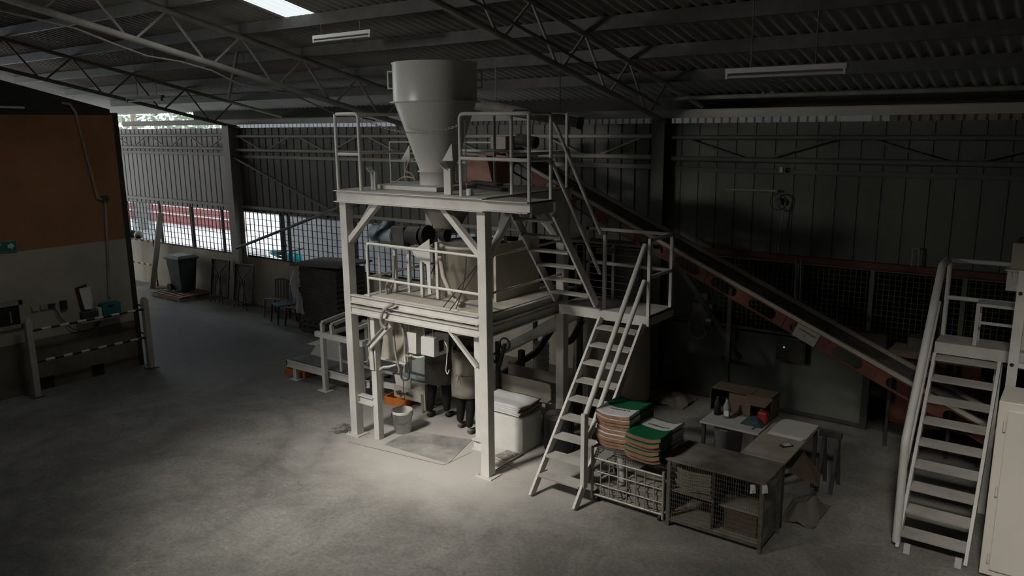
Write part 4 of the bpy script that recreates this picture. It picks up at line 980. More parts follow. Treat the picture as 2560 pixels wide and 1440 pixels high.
build('base_plate', MB().box(GX0, GX1, RY0, RY1, .08, .095), TILE, cg); build('top_plate', MB().box(GX0, -3.535, RY0+.02, RY1+.05, GZ-.015, GZ), DKST, cg)
for x in (GX0+.05, GX1-.05): build('castor', MB().cyl((x-.015, RY0+.04, .04), (x+.015, RY0+.04, .04), .04, 14), BLACK, cg)
# flattened printed sacks
def sack_mesh(name, lx, ly, th, seed, sag, mats, split=.5, white_first=True, edge=2):
    rnd = random.Random(seed); p0 = rnd.uniform(0, .5); p1 = rnd.uniform(-.3, .3)
    nx, ny = 12, 14; mb = MB()
    def z(u, v): return .6*sag*(4*(u-.5)**2-.25-.9*max(0, .5-abs(u-.42-p1*.1))*2*.35)+.006*math.sin(9*u+p0*9)+.004*math.sin(7*v+seed)
    P = [Vector(((i/nx-.5)*lx, (j/ny-.5)*ly, z(i/nx, j/ny)+th)) for j in range(ny+1) for i in range(nx+1)]
    W_ = nx+1; F = []; mi = []
    for j in range(ny):
        for i in range(nx):
            F.append((j*W_+i, j*W_+i+1, (j+1)*W_+i+1, (j+1)*W_+i)); first = (j+.5)/ny < split; mi.append((0 if white_first else 1) if first else (1 if white_first else 0))
    n = len(P); P2 = [p-Vector((0, 0, th)) for p in P]; F += [tuple(n+k for k in f[::-1]) for f in F[:]]; mi += [2]*(nx*ny)
    ring = [i for i in range(W_)]+[nx+j*W_ for j in range(1, ny+1)]+[ny*W_+i for i in range(nx-1, -1, -1)]+[j*W_ for j in range(ny-1, 0, -1)]
    m = len(ring)
    for k in range(m):
        a, b = ring[k], ring[(k+1) % m]; F.append((b, a, n+a, n+b)); side = k >= nx and k < nx+ny or k >= 2*nx+ny
        first = ((P[a].y/ly)+.5) < split; mi.append(((0 if white_first else 1) if first else (1 if white_first else 0)) if side else 2)
    mb.v = P+P2; mb.f = [list(f) for f in F]; mb.sm = [True]*(2*nx*ny)+[False]*m; mb.mi = mi
    return mb
SM = [SACKW, SACKG, KRAFT]
ords = ['lowest', 'second lowest', 'third', 'fourth', 'fifth', 'sixth', 'seventh', 'eighth', 'ninth', 'tenth', 'eleventh', 'twelfth']
def sack(cx, cy, z, lx, ly, th, seed, sag, rz, label, group, split=.5, wf=True, txt=None, m_=None, ty=None):
    t = thing('paper_sack', label, 'sack', (cx, cy, z), rz, group, local=True)
    mb = sack_mesh('sack', lx, ly, th, seed, sag, SM, split, wf)
    build('sack_body', mb, m_ or SM, t)
    if txt:
        zz = th+max(v.z for v in mb.v if abs(v.x) < lx*.2)*0+.004-sag*.25
        for k, chh in enumerate(txt):
            x = (k-(len(txt)-1)/2)*.030; u = x/lx+.5
            rnd = random.Random(seed); q0 = rnd.uniform(0, .5); q1 = rnd.uniform(-.3, .3); v_ = ty/ly+.5
            zt_ = .6*sag*(4*(u-.5)**2-.25-.9*max(0, .5-abs(u-.42-q1*.1))*2*.35)+.006*math.sin(9*u+q0*9)+.004*math.sin(7*v_+seed)+th+.003
            text(chh, .05, frame4((x, ty, zt_), (1, 0, 0), (0, 1, 0)), INK, t, 'printed_letter')
    return t
GA = 'new printed sacks on the cage trolley'
n = 9
for i in range(n):
    th = .042 if i % 3 else .050; top_ = i == n-1
    sack(-4.215+.006*math.sin(i*2.1), 7.88+.02*math.cos(i*1.3), GZ+.022+i*.047, .44, .60, .038, 5, .05, .012*math.sin(i*1.9),
         ('white front and green back half sack on top of the taller stack by the stairs' if top_ else f'brown edged sack, {ords[i]} in the taller stack by the stairs'), GA, split=.40, wf=True, txt='CARBONATE' if top_ else None, ty=-.10)
n = 6
for i in range(n):
    top_ = i == n-1
    sack(-3.755+.006*math.sin(i*1.7+1), 7.74+.02*math.cos(i*2.3), GZ+.024+i*.050, .43, .62, .040, 23, .055, -.01+.012*math.sin(i*2.9),
         ('green front and white back half sack on top of the shorter stack' if top_ else f'brown edged sack, {ords[i]} in the shorter stack'), GA, split=.48, wf=False, txt='CARBONATE' if top_ else None, ty=.09)
for i in range(5):
    sack(-6.36+.02*math.sin(i*2), 8.42, BH+.016+i*.027, .50, .74, .02, 43, .012, PI/2+.012*math.sin(i*3),
         ['white printed sack lying lowest on the white cabinet', 'white printed sack lying second on the white cabinet', 'white and green sack in the middle of the cabinet pile', 'pale sack just under the top one on the white cabinet', 'white sack on top of the flat pile on the white cabinet'][i], 'flat sacks on the white cabinet', split=.97 if i > 3 else .8, wf=True)
# folded used sacks in the racks (dusty)
OLD = [mat('dusty_old_sack', (.26, .24, .20), .85, var=.15, scale=6)]*3
def pile(cx, cy, z, lx, ly, n, seed, where, group, th=.020, sag=.03):
    for i in range(n):
        sack(cx+.008*math.sin(i*2.7+seed), cy+.010*math.cos(i*1.9), z+.020+i*(th+.006), lx, ly, th, seed, sag, .02*math.sin(i*2.2+seed), f'dusty folded sack, {ords[i]} {where}', group, m_=OLD)
pile(-3.215, 7.81, .44, .42, .44, 8, 60, 'in the pile on the wire rack upper shelf', 'folded sacks on the rack shelf', .022, .04)
pile(-3.78, 7.80, .10, .42, .44, 8, 80, 'in the pile at the right inside the cage trolley', 'old sacks inside the cage trolley', .030, .02)
pile(-4.23, 7.80, .10, .38, .42, 3, 100, 'in the low pile at the left inside the cage trolley', 'old sacks inside the cage trolley', .022, .03)
single('roll_tube', MB().tube([(-4.16, 7.72, .24), (-4.18, 7.74, .66)], .05, 14), PLW, 'upright white plastic tube standing inside the cage trolley', 'tube')
single('cardboard_box', MB().box(-2.86, -2.50, 7.62, 7.98, .108, .36), CARD, 'brown cardboard box inside the right end of the wire rack', 'box', bevel=.004)
single('pale_board', MB().bar((-2.93, 7.80, .375), (-2.47, 7.80, .375), .36, .02), TILE, 'pale board laid over the cardboard box in the wire rack', 'board')
# work tables behind
def table(nm, x0, x1, y0, y1, z, m_, label, legm=DKST):
    t = thing('work_table', label, 'table', ((x0+x1)/2, (y0+y1)/2, 0))
    build('top', MB().box(x0, x1, y0, y1, z-.025, z), m_, t, bevel=.004)
    for x in (x0+.04, x1-.04):
        for y in (y0+.05, y1-.05): build('leg', MB().box(x-.02, x+.02, y-.02, y+.02, 0, z-.025), legm, t)
    build('stretcher', MB().box(x0+.04, x1-.04, y0+.04, y0+.06, .25, .28), legm, t)
    return t
table('t', -2.90, -2.40, 8.15, 9.48, .80, TILE, 'dusty brown work table with a phone on it behind the wire rack')
table('t', -3.67, -2.93, 8.80, 9.32, .79, mat('grey_white_table', (.36, .37, .37), .6, var=.08, scale=3, dust=.3), 'white table with bottles and a cap beside the brown work table')
for i in range(3): single('paper_stack', MB().bar((-2.64+.02*i, 8.84+.02*i, .806+.007*i), (-2.64+.02*i, 9.40, .806+.007*i), .40, .006), PLW, ['lowest large white paper sheet on the brown table', 'middle large white paper sheet on the brown table', 'top large white paper sheet on the brown table'][i], 'paper', 'paper sheets on the brown table')
q = AZ(1966, 1116, .80); t = thing('mobile_phone', 'small device with a bright label lying on the brown table', 'device', (q.x, q.y, .80), .9, local=True)
build('body', MB().box(-.07, .07, -.035, .035, .001, .02), BLACK, t, bevel=.004); build('label', MB().box(-.035, .05, -.03, .03, .02, .0215), PLW, t)
# cardboard box on its side with bottles, red jug, cap
cb = thing('cardboard_box', 'open cardboard box lying on its side on the white table', 'box', (-3.3, 9.4, .79))
bx, by, bz_, bw, bd, bh_ = -3.72, 9.25, .792, .78, .32, .30
mb = MB(); e = .006
mb.box(bx, bx+bw, by+bd-e, by+bd, bz_, bz_+bh_); mb.box(bx, bx+e, by, by+bd, bz_, bz_+bh_); mb.box(bx+bw-e, bx+bw, by, by+bd, bz_, bz_+bh_); mb.box(bx, bx+bw, by, by+bd, bz_, bz_+e); mb.box(bx, bx+bw, by, by+bd, bz_+bh_-e, bz_+bh_); mb.box(bx+bw*.66, bx+bw*.67, by, by+bd, bz_, bz_+bh_)
mb.box(bx+.22, bx+bw*.66, by+.06, by+.066, bz_, bz_+bh_)
build('carton', mb, CARD, cb)
build('flap', MB().poly([(bx+bw*.6, by, bz_+bh_), (bx+bw+.02, by, bz_+bh_), (bx+bw-.02, by-.16, bz_+bh_-.07), (bx+bw*.68, by-.16, bz_+bh_-.07)], (0, 0, -.005)), CARD, cb)
BOT = mat('clear_bottle', (.30, .31, .30), .15, var=.1, spec=.6)
def bottle(x, y, r, h_, m_, label, cap=None, lab=False):
    t = thing('bottle', label, 'bottle', (x, y, .79))
    build('body', MB().lathe((x, y, .79), [(0, 0), (r, .002), (r, h_*.62), (r*.45, h_*.82), (r*.38, h_*.94), (0, h_*.94)], 20), m_, t)
    build('cap', MB().cyl((x, y, .79+h_*.94), (x, y, .79+h_), r*.42, 12), cap or DKST, t)
    if lab: build('label', MB().box(x-.01, x+.045, y-r-.012, y-r-.008, .83, .90), PLW, t)
q = AZ(1793, 1036, .79); bottle(q.x, q.y, .042, .24, BLACK, 'dark bottle at the left end of the white table')
q = AZ(1816, 1044, .79); bottle(q.x, q.y, .042, .26, BOT, 'clear bottle with a white label beside the dark bottle', lab=True)
q = AZ(1930, 1040, .79); t = thing('red_jug', 'red plastic jug beside the cardboard box', 'jug', (q.x, q.y+.08, .79))
REDP = mat('red_plastic', (.28, .03, .02), .4, var=.12)
build('body', MB().box(-3.06, -2.94, 9.11, 9.22, .793, .95), REDP, t, bevel=.02); build('neck', MB().cyl((-3.02, 9.165, .95), (-3.02, 9.165, .98), .022, 14), REDP, t)
q = AZ(1884, 1060, .79); t = thing('cloth_cap', 'crumpled dark blue green cloth cap on the white table', 'cap', (q.x, q.y, .79), local=True)
mb = MB().grid(18, 18, lambda u, v: ((u-.5)*.26, (v-.5)*.20, .016+.085*max(0, 1-((u-.5)**2+(v-.5)**2)*4.4)+.008*math.sin(13*u+3)*math.sin(11*v)), thick=(0, 0, .008))
build('cloth', mb, mat('dark_teal_cloth', (.035, .065, .07), .9, var=.25, scale=8), t); build('strap', MB().tube([(.02, .08, .04), (.03, .12, .07), (.02, .14, .11)], .006, 6), BLACK, t); build('strap', MB().tube([(.03, -.08, .02), (.06, -.15, .012), (.05, -.20, .012)], .006, 6), BLACK, t)
# white tub under the white table, cartons and torn paper under the brown one
single('white_tub', MB().lathe((-3.39, 9.06, 0), [(0, 0), (.15, 0), (.175, .70), (.188, .70), (.188, .72), (.17, .72), (.15, .03), (0, .03)], 32), PLW, 'large pale tub under the left end of the white table', 'tub')
blob_cloth(Vector((-3.2, 8.5, .0)), .30, .2, .12, 8, 'crumpled pale sheet on the floor between rack and white table', OLDT)
blob_cloth(Vector((-2.30, 8.70, .0)), .19, .34, .24, 9, 'heap of torn pale sacks under the brown table', OLDT, 'torn_sack_heap', 'sack heap')
single('loose_cardboard', MB().poly([(-2.42, 8.35, .62), (-2.16, 8.6, .42), (-2.22, 8.95, .40), (-2.42, 8.9, .66)], (0, 0, -.008)), CARD, 'loose brown cardboard flap leaning under the brown table', 'cardboard')
tr_ = thing('wooden_trestle', 'dark trestle standing behind the brown table', 'trestle', (-2.2, 9.5, 0))
for x in (-2.36, -2.20):
    build('leg', MB().bar((x, 9.35, 0), (x, 9.52, .66), .04, .03), DKST, tr_); build('leg', MB().bar((x, 9.70, 0), (x, 9.55, .66), .04, .03), DKST, tr_)
build('beam', MB().box(-2.42, -2.16, 9.50, 9.57, .66, .74), DKST, tr_)

# ================================================================== RIGHT EDGE: cabinet, frames, hopper bin
cab = thing('steel_cabinet', 'tall brightly lit cream steel cabinet at the bottom right corner', 'cabinet', (-.1, 8.7, 0))
CRM = mat('cream_cabinet_paint', (.66, .62, .55), .4, var=.04, scale=1)
build('body', MB().box(-.535, .45, 8.40, 8.95, .03, 1.82), CRM, cab, bevel=.008)
build('door', MB().box(-.455, .40, 8.375, 8.40, .10, 1.745), CRM, cab, bevel=.006)
for z in (.22, .92, 1.58): build('hinge', MB().cyl((-.470, 8.38, z-.05), (-.470, 8.38, z+.05), .011, 10), CRM, cab)
build('plinth', MB().box(-.52, .43, 8.43, 8.93, 0, .03), DKST, cab)
wp = thing('perforated_post', 'white post with round holes beside the right stairs', 'post', (-.52, 9.3, 1))
build('post', MB().box(-.55, -.46, 9.16, 9.22, 0, 2.95), WHITE, wp)
for z in (1.98, 2.72): build('hole', MB().cyl((-.515, 9.157, z), (-.515, 9.162, z), .02, 14), BLACK, wp)
build('arm', MB().bar((-.46, 9.19, 1.98), (.3, 9.19, 1.98), .04, .05), WHITE, wp)
sf = thing('step_frame', 'small welded white step frame standing on the right platform', 'frame', (-.75, 9.95, 1.95))
for x in (-.93, -.57): 
    for y in (9.90, 10.12): build('leg', MB().box(x-.02, x+.02, y-.02, y+.02, 1.953, 2.40), WHITE, sf)
build('top', MB().box(-.95, -.55, 9.88, 10.14, 2.40, 2.43), WHITE, sf); build('rung', MB().box(-.93, -.55, 9.89, 9.91, 2.20, 2.23), WHITE, sf)
hb = thing('feed_bin', 'pale ribbed feed bin with a box on top at the right edge', 'bin', (-.4, 10.0, 2.6))
mb = MB(); n_ = 14
for i in range(n_): x = -.70+i*.05; mb.poly([(x, 9.90, 2.82), (x+.042, 9.90, 2.82), (x+.042, 9.93, 2.60), (x+.006, 9.93, 2.60)], (0, .02, 0))
mb.box(-.70, .05, 9.92, 10.14, 2.60, 2.82); build('ribbed_body', mb, PLW, hb); build('rim', MB().box(-.72, .08, 9.88, 10.16, 2.82, 2.835), PLW, hb)
build('upper_box', MB().box(-.68, -.2, 9.94, 10.15, 2.835, 3.12), BEIGE, hb, bevel=.01); build('lid', MB().box(-.64, -.3, 9.98, 10.16, 3.12, 3.16), DKST, hb)
for x in (-.50, 0): build('leg', MB().box(x, x+.04, 9.95, 9.99, 1.953, 2.60), WHITE, hb)

# ================================================================== FAR RIGHT WALL FITTINGS
def wbox(a, b, y, dep, m_, label, nm='electrical_box', extra=None):
    p, q = AY(*a, y), AY(*b, y); t = thing(nm, label, 'electrical box', ((p.x+q.x)/2, y, min(p.z, q.z)))
    build('case', MB().box(p.x, q.x, y-dep, y, q.z, p.z), m_, t, bevel=.008); build('door', MB().box(p.x+.03, q.x-.03, y-dep-.008, y-dep, q.z+.03, p.z-.03), m_, t); return t
DB = mat('dusty_dark_box', (.095, .088, .072), .7, var=.2)
t = wbox((1740, 752), (1788, 812), YB-.09, .14, DB, 'dusty electrical box high beside the left end of the green panel'); q = AY(1770, 801, YB-.25); build('rating_label', MB().box(q.x-.04, q.x+.04, YB-.242, YB-.238, q.z-.025, q.z+.025), PLW, t)
wbox((1744, 728), (1776, 750), YB-.05, .12, DB, 'small dusty box stacked above the electrical box')
wbox((1818, 818), (1842, 856), YB-.02, .10, GRN, 'small grey switch box fixed on the low green panel')
t = wbox((1950, 845), (2018, 905), YB-.02, .14, DKST, 'dark control box with a green lamp on the low green panel')
q = AY(1960, 868, YB-.17); build('green_lamp', MB().sphere((q.x, YB-.172, q.z), .014, 10), emis('green_indicator', (.1, .9, .45), .6), t)
wbox((2062, 815), (2124, 860), YB+.0, .16, GRN, 'pale grey box behind the conveyor, left one'); wbox((2137, 822), (2218, 885), YB-.1, .14, DB, 'wide brown box behind the conveyor, right one')
single('cable_loop', MB().tube([AY(1757, 810, YB-.12), AY(1765, 835, YB-.1), AY(1748, 846, YB-.1), AY(1728, 840, YB-.1), AY(1722, 815, YB-.06), AY(1735, 770, YB-.02)], .014, 8), GREYST, 'pale cable loop below the dusty electrical box', 'cable')
for i, px_ in enumerate((1990, 2003)): a, b = AY(px_, 650, YB-.2), AY(px_-3, 778, YB-.2); single('conduit_drop', MB().cyl(a, b, .012, 8), GREYST, ['left thin conduit dropping in front of the mesh screen', 'right thin conduit dropping in front of the mesh screen'][i], 'conduit', 'conduits by the mesh')
t = thing('wall_fan', 'small wall fan with a drop rod on the dark right wall', 'fan', AY(1945, 505, YB-.15)); q = AY(1945, 505, YB-.15)
build('guard', MB().tube([q+Vector((.12*math.cos(k*PI/8), 0, .12*math.sin(k*PI/8))) for k in range(16)], .01, 6, closed=True).cyl(q, q+Vector((0, .1, 0)), .05, 14), DB, t); build('rod', MB().tube([q+Vector((.1, .03, 0)), AY(1958, 530, YB-.12), AY(1946, 632, YB-.12)], .012, 8), GREYST, t)
single('wall_shelf_rail', MB().bar(AY(1815, 473, YB-.1), AY(1945, 477, YB-.1), .04, .03), GREYST, 'short horizontal rail on the dark right wall', 'rail')
single('wall_clip', MB().box(*[c for c in (AY(1950, 412, YB-.13).x, AY(1958, 412, YB-.13).x)], YB-.14, YB-.09, 3.70, 3.77), PLW, 'tiny pale square clip on the lower tube of the right girder', 'clip')
t = thing('pipe_bracket', 'U shaped bracket standing on the red beam', 'bracket', AY(2288, 655, YB-.1))
for px_ in (2282, 2298): build('prong', MB().bar(AY(px_, 620, YB-.1), AY(px_-3, 666, YB-.1), .025, .02), GREYST, t)
build('crosspiece', MB().bar(AY(2281, 621, YB-.1), AY(2299, 621, YB-.1), .02, .02), GREYST, t)
# drying rack behind the landing
dr = thing('slatted_rack', 'tall rack with thin bright rods behind the stair landing', 'rack', (-6.0, 11.2, 1.4)); yy = 11.46
for px_ in (1442, 1462, 1535, 1604): a, b = AY(px_, 612, yy), AY(px_+2, 760, yy); build('upright', MB().bar((a.x, yy, 0), (a.x, yy, a.z), .05, .05, up=(0, 1, 0)), DB if px_ != 1535 else BEIGE, dr)
for k in range(9): z = 1.45+.118*k; build('rod', MB().cyl((AY(1442, 640, yy).x, yy, z), (AY(1604, 640, yy).x, yy, z), .006, 6), GALV, dr)
build('top_shelf', MB().box(AY(1430, 612, yy).x, AY(1640, 612, yy).x, yy-.1, yy+.25, 2.46, 2.49), DB, dr)
single('folded_cloth', MB().grid(8, 3, lambda u, v: tuple(AY(1490+48*u, 620+10*v+5*math.sin(u*PI)*v, yy-.06)), thick=(0, -.01, 0)), CARD, 'orange brown paper tucked under the top shelf of the slatted rack', 'paper')
# timber and red stack behind the conveyor at right
ts_ = thing('timber_bench', 'rough timber bench with dull red panels behind the conveyor, right end', 'bench', (-1.6, 11.4, 0)); yy = 11.5
a, b = AY(2232, 870, yy), AY(2330, 895, yy); build('top', MB().box(a.x, b.x+.6, yy-.25, yy+.2, a.z-.04, a.z+.04), WOOD, ts_)
for x in (a.x+.05, a.x+.4, a.x+.8): build('panel', MB().box(x, x+.28, yy-.12, yy-.1, .35, a.z-.05), RUST, ts_); build('leg', MB().box(x-.03, x+.01, yy-.2, yy-.16, 0, a.z-.04), DKST, ts_)
single('timber_box', MB().box(AY(2275, 845, yy).x, AY(2320, 845, yy).x, yy-.15, yy+.1, a.z+.042, a.z+.22), DB, 'dim box resting on the timber bench', 'box')

# machinery at the head of the red conveyor, behind the hopper
hd = CA+cup*.15
build('head_pulley', MB().cyl((hd.x, 10.32, hd.z), (hd.x, 10.88, hd.z), .12, 20), DKST, ic_)
build('drive_box', MB().box(hd.x+.05, hd.x+.35, 10.0, 10.26, hd.z+.10, hd.z+.30), BEIGE, ic_, bevel=.01)
build('drive_motor', MB().cyl((hd.x+.5, 10.12, hd.z+.25), (hd.x+.85, 10.12, hd.z+.20), .09, 18), DKST, ic_)
dt = thing('grey_duct', 'long grey tapering duct under the roof behind the top guard rail', 'duct', (-7, 10, 4.6))
build('tube', MB().cyl(AY(1180, 258, 10.0), AY(1452, 308, 10.5), .10, 20, .075), GREYST, dt)
build('end_cap', MB().cyl(AY(1446, 307, 10.49), AY(1456, 309, 10.51), .095, 20), DKST, dt)
for px_ in (1240, 1400): a = AY(px_, 268 if px_ < 1300 else 298, 10.2); build('hanger', MB().cyl(a, (a.x, a.y, roofz(a.y)-.2), .008, 6), GREYST, dt)
sr = thing('service_rail', 'thin white service rail left of the hopper at the conveyor head', 'railing', (-9.3, 10.4, 3.3))
for z in (3.42, 3.80, 4.14): build('rail', MB().tube([(-10.5, 10.4, z), (-8.0, 10.4, z)], .016, 8), WHITE2, sr)
for x in (-10.5, -9.6, -8.8): build('post', MB().tube([(x, 10.4, 3.34), (x, 10.4, 4.14)], .016, 8), WHITE2, sr)
build('deck', MB().box(-10.55, -7.8, 10.38, 10.95, 3.30, 3.34), PLATE, sr)
PK = mat('dusty_pink_cable', (.42, .32, .26), .7, var=.2, scale=9)
for k, (pts, l) in enumerate((([(1022, 462), (1012, 440), (1022, 405), (1040, 395)], 'pinkish cable arching up left of the hopper foot'), ([(1040, 455), (1030, 435), (1012, 425), (1018, 398), (1035, 402)], 'tangled pinkish cable beside the hopper foot'), ([(985, 461), (1000, 447), (1015, 442), (1038, 446)], 'pale cable running down to the deck left of the hopper'))):
    hose([(a, b, 8.6) for a, b in pts], .012, PK, l, group='cables beside the hopper foot')
# ================================================================== LAMPS
def lamp(cx, y, z, L_, label, drops, m_=PLW, tilt=0):
    t = thing('tube_lamp', label, 'lamp', (cx, y, z), group='hung twin tube lamps')
    build('body', MB().box(cx-L_/2, cx+L_/2, y-.035, y+.035, z, z+.05), m_, t, bevel=.004)
    build('tube', MB().cyl((cx-L_/2+.03, y-.02, z-.035), (cx+L_/2-.03, y-.02, z-.035), .014, 12), PLW, t)
    for s in (-1, 1): build('socket', MB().box(cx+s*(L_/2-.02)-.012, cx+s*(L_/2-.02)+.012, y-.04, y, z-.055, z), m_, t)
    for d in drops: build('hanger', MB().cyl((cx+d, y, z+.05), (cx+d, y, roofz(y)-.03), .006, 6), GREYST, t)
    return t
LM = mat('lamp_white_enamel', (.80, .80, .78), .35, var=.03)
lamp(-9.08, 8.12, 5.70, 1.24, 'white hung tube lamp below the skylight panel', (-.45, .38), LM)
lamp(-2.65, 8.12, 4.91, 1.20, 'dim hung tube lamp under the dark roof at the right', (-.34, .30), LM)
lamp(-14.62, 8.12, 4.97, 1.25, 'dark hung tube lamp on two long rods above the office corner', (-.25, .42), DKST)
single('lamp_cord', MB().tube([(-2.9+.05*i, 8.12, 4.84-.05*math.sin(i*PI/9)-.02*math.sin(i*2)) for i in range(10)], .005, 5), DKST, 'loose flex drooping under the dim right lamp', 'cord')
single('wall_tube_light', MB().cyl((-14.26, 4.6, 4.80), (-14.26, 5.85, 4.77), .02, 10), PLW, 'thin pale tube light lying along the top of the brown wall', 'tube light')

# ================================================================== LEFT OFFICE WALL
XW = -14.3
ex = thing('exit_sign', 'green KELUAR EXIT sign with a white arrow on the brown wall', 'sign', (XW, 5.1, 2.5))
GS = mat('green_sign', (.015, .14, .085), .5, var=.08)
build('board', MB().box(XW+.0, XW+.02, 4.72, 5.47, 2.455, 2.635), GS, ex)
mb = MB()
for a in ((4.72, 5.47, 2.628, 2.640), (4.72, 5.47, 2.450, 2.460), (5.462, 5.474, 2.45, 2.64), (4.715, 4.727, 2.45, 2.64)): mb.box(XW+.0, XW+.026, *a)
build('border', mb, TILE, ex)
SW = mat('sign_white', (.55, .60, .50), .6, var=.05)
text('KELUAR', .085, frame4((XW+.022, 5.09, 2.585), (0, 1, 0), (0, 0, 1)), SW, ex); text('EXIT', .085, frame4((XW+.022, 5.06, 2.502), (0, 1, 0), (0, 0, 1)), SW, ex)
build('arrow', MB().poly([(XW+.021, y_, z_) for y_, z_ in ((5.33, 2.515), (5.33, 2.575), (5.375, 2.575), (5.375, 2.605), (5.435, 2.545), (5.375, 2.485), (5.375, 2.515))], (.003, 0, 0)), SW, ex)
single('wall_conduit', MB().tube([(XW+.03, 6.45, 4.86), (XW+.03, 6.58, 4.84), (XW+.03, 6.66, 4.70), (XW+.03, 6.86, 3.22), (XW+.03, 6.97, 3.18), (XW+.03, 6.99, 3.10), (XW+.03, 6.87, 1.42)], .022, 10), TILE, 'pale conduit kinking down the brown and beige wall', 'conduit')
single('junction_box', MB().cyl((XW, 6.99, 3.20), (XW+.07, 6.99, 3.20), .06, 16), DKST, 'round dark junction box at the kink of the conduit', 'junction box')
single('corner_pipe', MB().tube([(XW-.10, 7.43, 0), (XW-.10, 7.43, 3.4)], .020, 8), TILE, 'thin vertical pipe at the corner of the office wall', 'pipe')
wf = thing('window_hatch', 'white framed serving window low on the office wall', 'window', (XW, 5.1, 1.2))
mb = MB()
for a in ((4.5, 5.42, 1.56, 1.63), (4.5, 5.42, 1.17, 1.23), (5.36, 5.43, 1.17, 1.63)): mb.box(XW, XW+.05, *a)
build('frame', mb, TILE, wf); build('pane', MB().box(XW+.005, XW+.012, 4.5, 5.36, 1.23, 1.56), BLACK, wf)
build('sliding_bar', MB().box(XW+.012, XW+.02, 5.22, 5.24, 1.27, 1.47), TILE, wf); build('sliding_bar', MB().box(XW+.012, XW+.02, 4.90, 4.92, 1.27, 1.47), TILE, wf); build('blue_screen', MB().box(XW+.012, XW+.016, 5.00, 5.05, 1.37, 1.43), emis('dim_blue_screen', (.25, .3, .6), .12), wf)
so = thing('socket_box', 'double socket with plugs on the office wall', 'socket', (XW, 5.8, 1.4))
for k, (y_, m_) in enumerate(((5.62, TILE), (5.76, TILE), (5.88, BLACK))): build(['socket', 'socket', 'plug'][k], MB().box(XW, XW+.035, y_-.055, y_+.055, 1.40, 1.48), m_, so, bevel=.004)
single('plug_cable', MB().tube([(XW+.05, 5.90, 1.42), (XW+.04, 6.0, 1.18), (XW+.05, 6.15, .98), (XW+.05, 6.35, .88), (XW+.05, 6.55, .93), (XW+.05, 6.62, 1.06)], .008, 6), BLACK, 'black cable hanging in a loop from the socket to the shelf', 'cable')
single('wall_phone', MB().box(XW, XW+.05, 6.02, 6.13, 1.34, 1.50), BLACK, 'small black handset with pale rim on the office wall', 'handset', bevel=.012)
cl = thing('clipboard', 'red brown clipboard with loose white papers on the office wall', 'clipboard', (XW, 6.4, 1.4))
build('board', MB().poly([(XW+.01, 6.30, 1.68), (XW+.01, 6.50, 1.72), (XW+.01, 6.54, 1.28), (XW+.01, 6.36, 1.26)], (.01, 0, 0)), mat('dark_red_board', (.08, .02, .015), .7), cl)
build('papers', MB().poly([(XW+.025, 6.36, 1.66), (XW+.025, 6.55, 1.67), (XW+.025, 6.57, 1.40), (XW+.06, 6.52, 1.27), (XW+.06, 6.40, 1.28), (XW+.03, 6.38, 1.45)], (.006, 0, 0)), PLW, cl)
single('paper_tray', MB().box(XW, XW+.14, 6.33, 6.57, 1.09, 1.24), DKST, 'dark document tray under the clipboard', 'tray')
sh = thing('wall_shelf', 'narrow pale wall shelf under the teal device', 'shelf', (XW, 6.6, 1.07)); build('board', MB().box(XW, XW+.22, 6.25, 7.02, 1.06, 1.08), TILE, sh); build('bracket', MB().bar((XW+.01, 6.6, .92), (XW+.18, 6.6, 1.06), .03, .02), DKST, sh)
te = thing('teal_device', 'teal box shaped device standing on the wall shelf', 'device', (XW+.1, 6.75, 1.08))
build('case', MB().box(XW+.02, XW+.20, 6.66, 6.98, 1.082, 1.34), TEAL, te, bevel=.01); build('handle', MB().box(XW+.20, XW+.21, 6.74, 6.84, 1.28, 1.31), BLACK, te)
single('white_folder', MB().box(XW+.03, XW+.16, 6.59, 6.65, 1.082, 1.28), PLW, 'small white folder beside the teal device', 'folder')
for i, (y_, l) in enumerate(((6.42, 'dark vent opening at the foot of the wall, near the middle'), (5.55, 'dark vent opening at the foot of the wall, near the left guard post'))):
    single('wall_vent', MB().box(XW-.0, XW+.006, y_, y_+.22, .02, .22), BLACK, l, 'vent')
# guard posts and striped rails
gb_ = thing('barrier_rail', 'black and white striped barrier rails on two pale posts by the office wall', 'barrier', (-14, 6.4, 0))
for y_ in (5.36, 7.37):
    b_ = MB(); b_.box(-14.06, -13.95, y_-.05, y_+.05, .012, 1.30); b_._a([(-14.06, y_-.05, 1.30), (-13.95, y_-.05, 1.30), (-13.95, y_+.05, 1.30), (-14.06, y_+.05, 1.30), (-14.05, y_-.02, 1.36), (-13.96, y_-.02, 1.36), (-13.96, y_+.02, 1.36), (-14.05, y_+.02, 1.36)], [(0, 1, 5, 4), (1, 2, 6, 5), (2, 3, 7, 6), (3, 0, 4, 7), (4, 5, 6, 7)])
    build('post', b_, BEIGE, gb_, bevel=.006); build('foot_plate', MB().box(-14.10, -13.91, y_-.10, y_+.10, 0, .014), DKST, gb_)
for zz in (1.14, .60):
    n_ = 13
    for i in range(n_):
        a = 5.41+(7.32-5.41)*i/n_; b = 5.41+(7.32-5.41)*(i+1)/n_
        build('stripe', MB().cyl((-14.0, a, zz), (-14.0, b, zz), .022, 10), PLW if i % 2 else BLACK, gb_)
    build('return_arm', MB().cyl((-14.0, 7.40, zz-.0), (-14.9, 7.55, zz+.02), .022, 8), DKST, gb_)

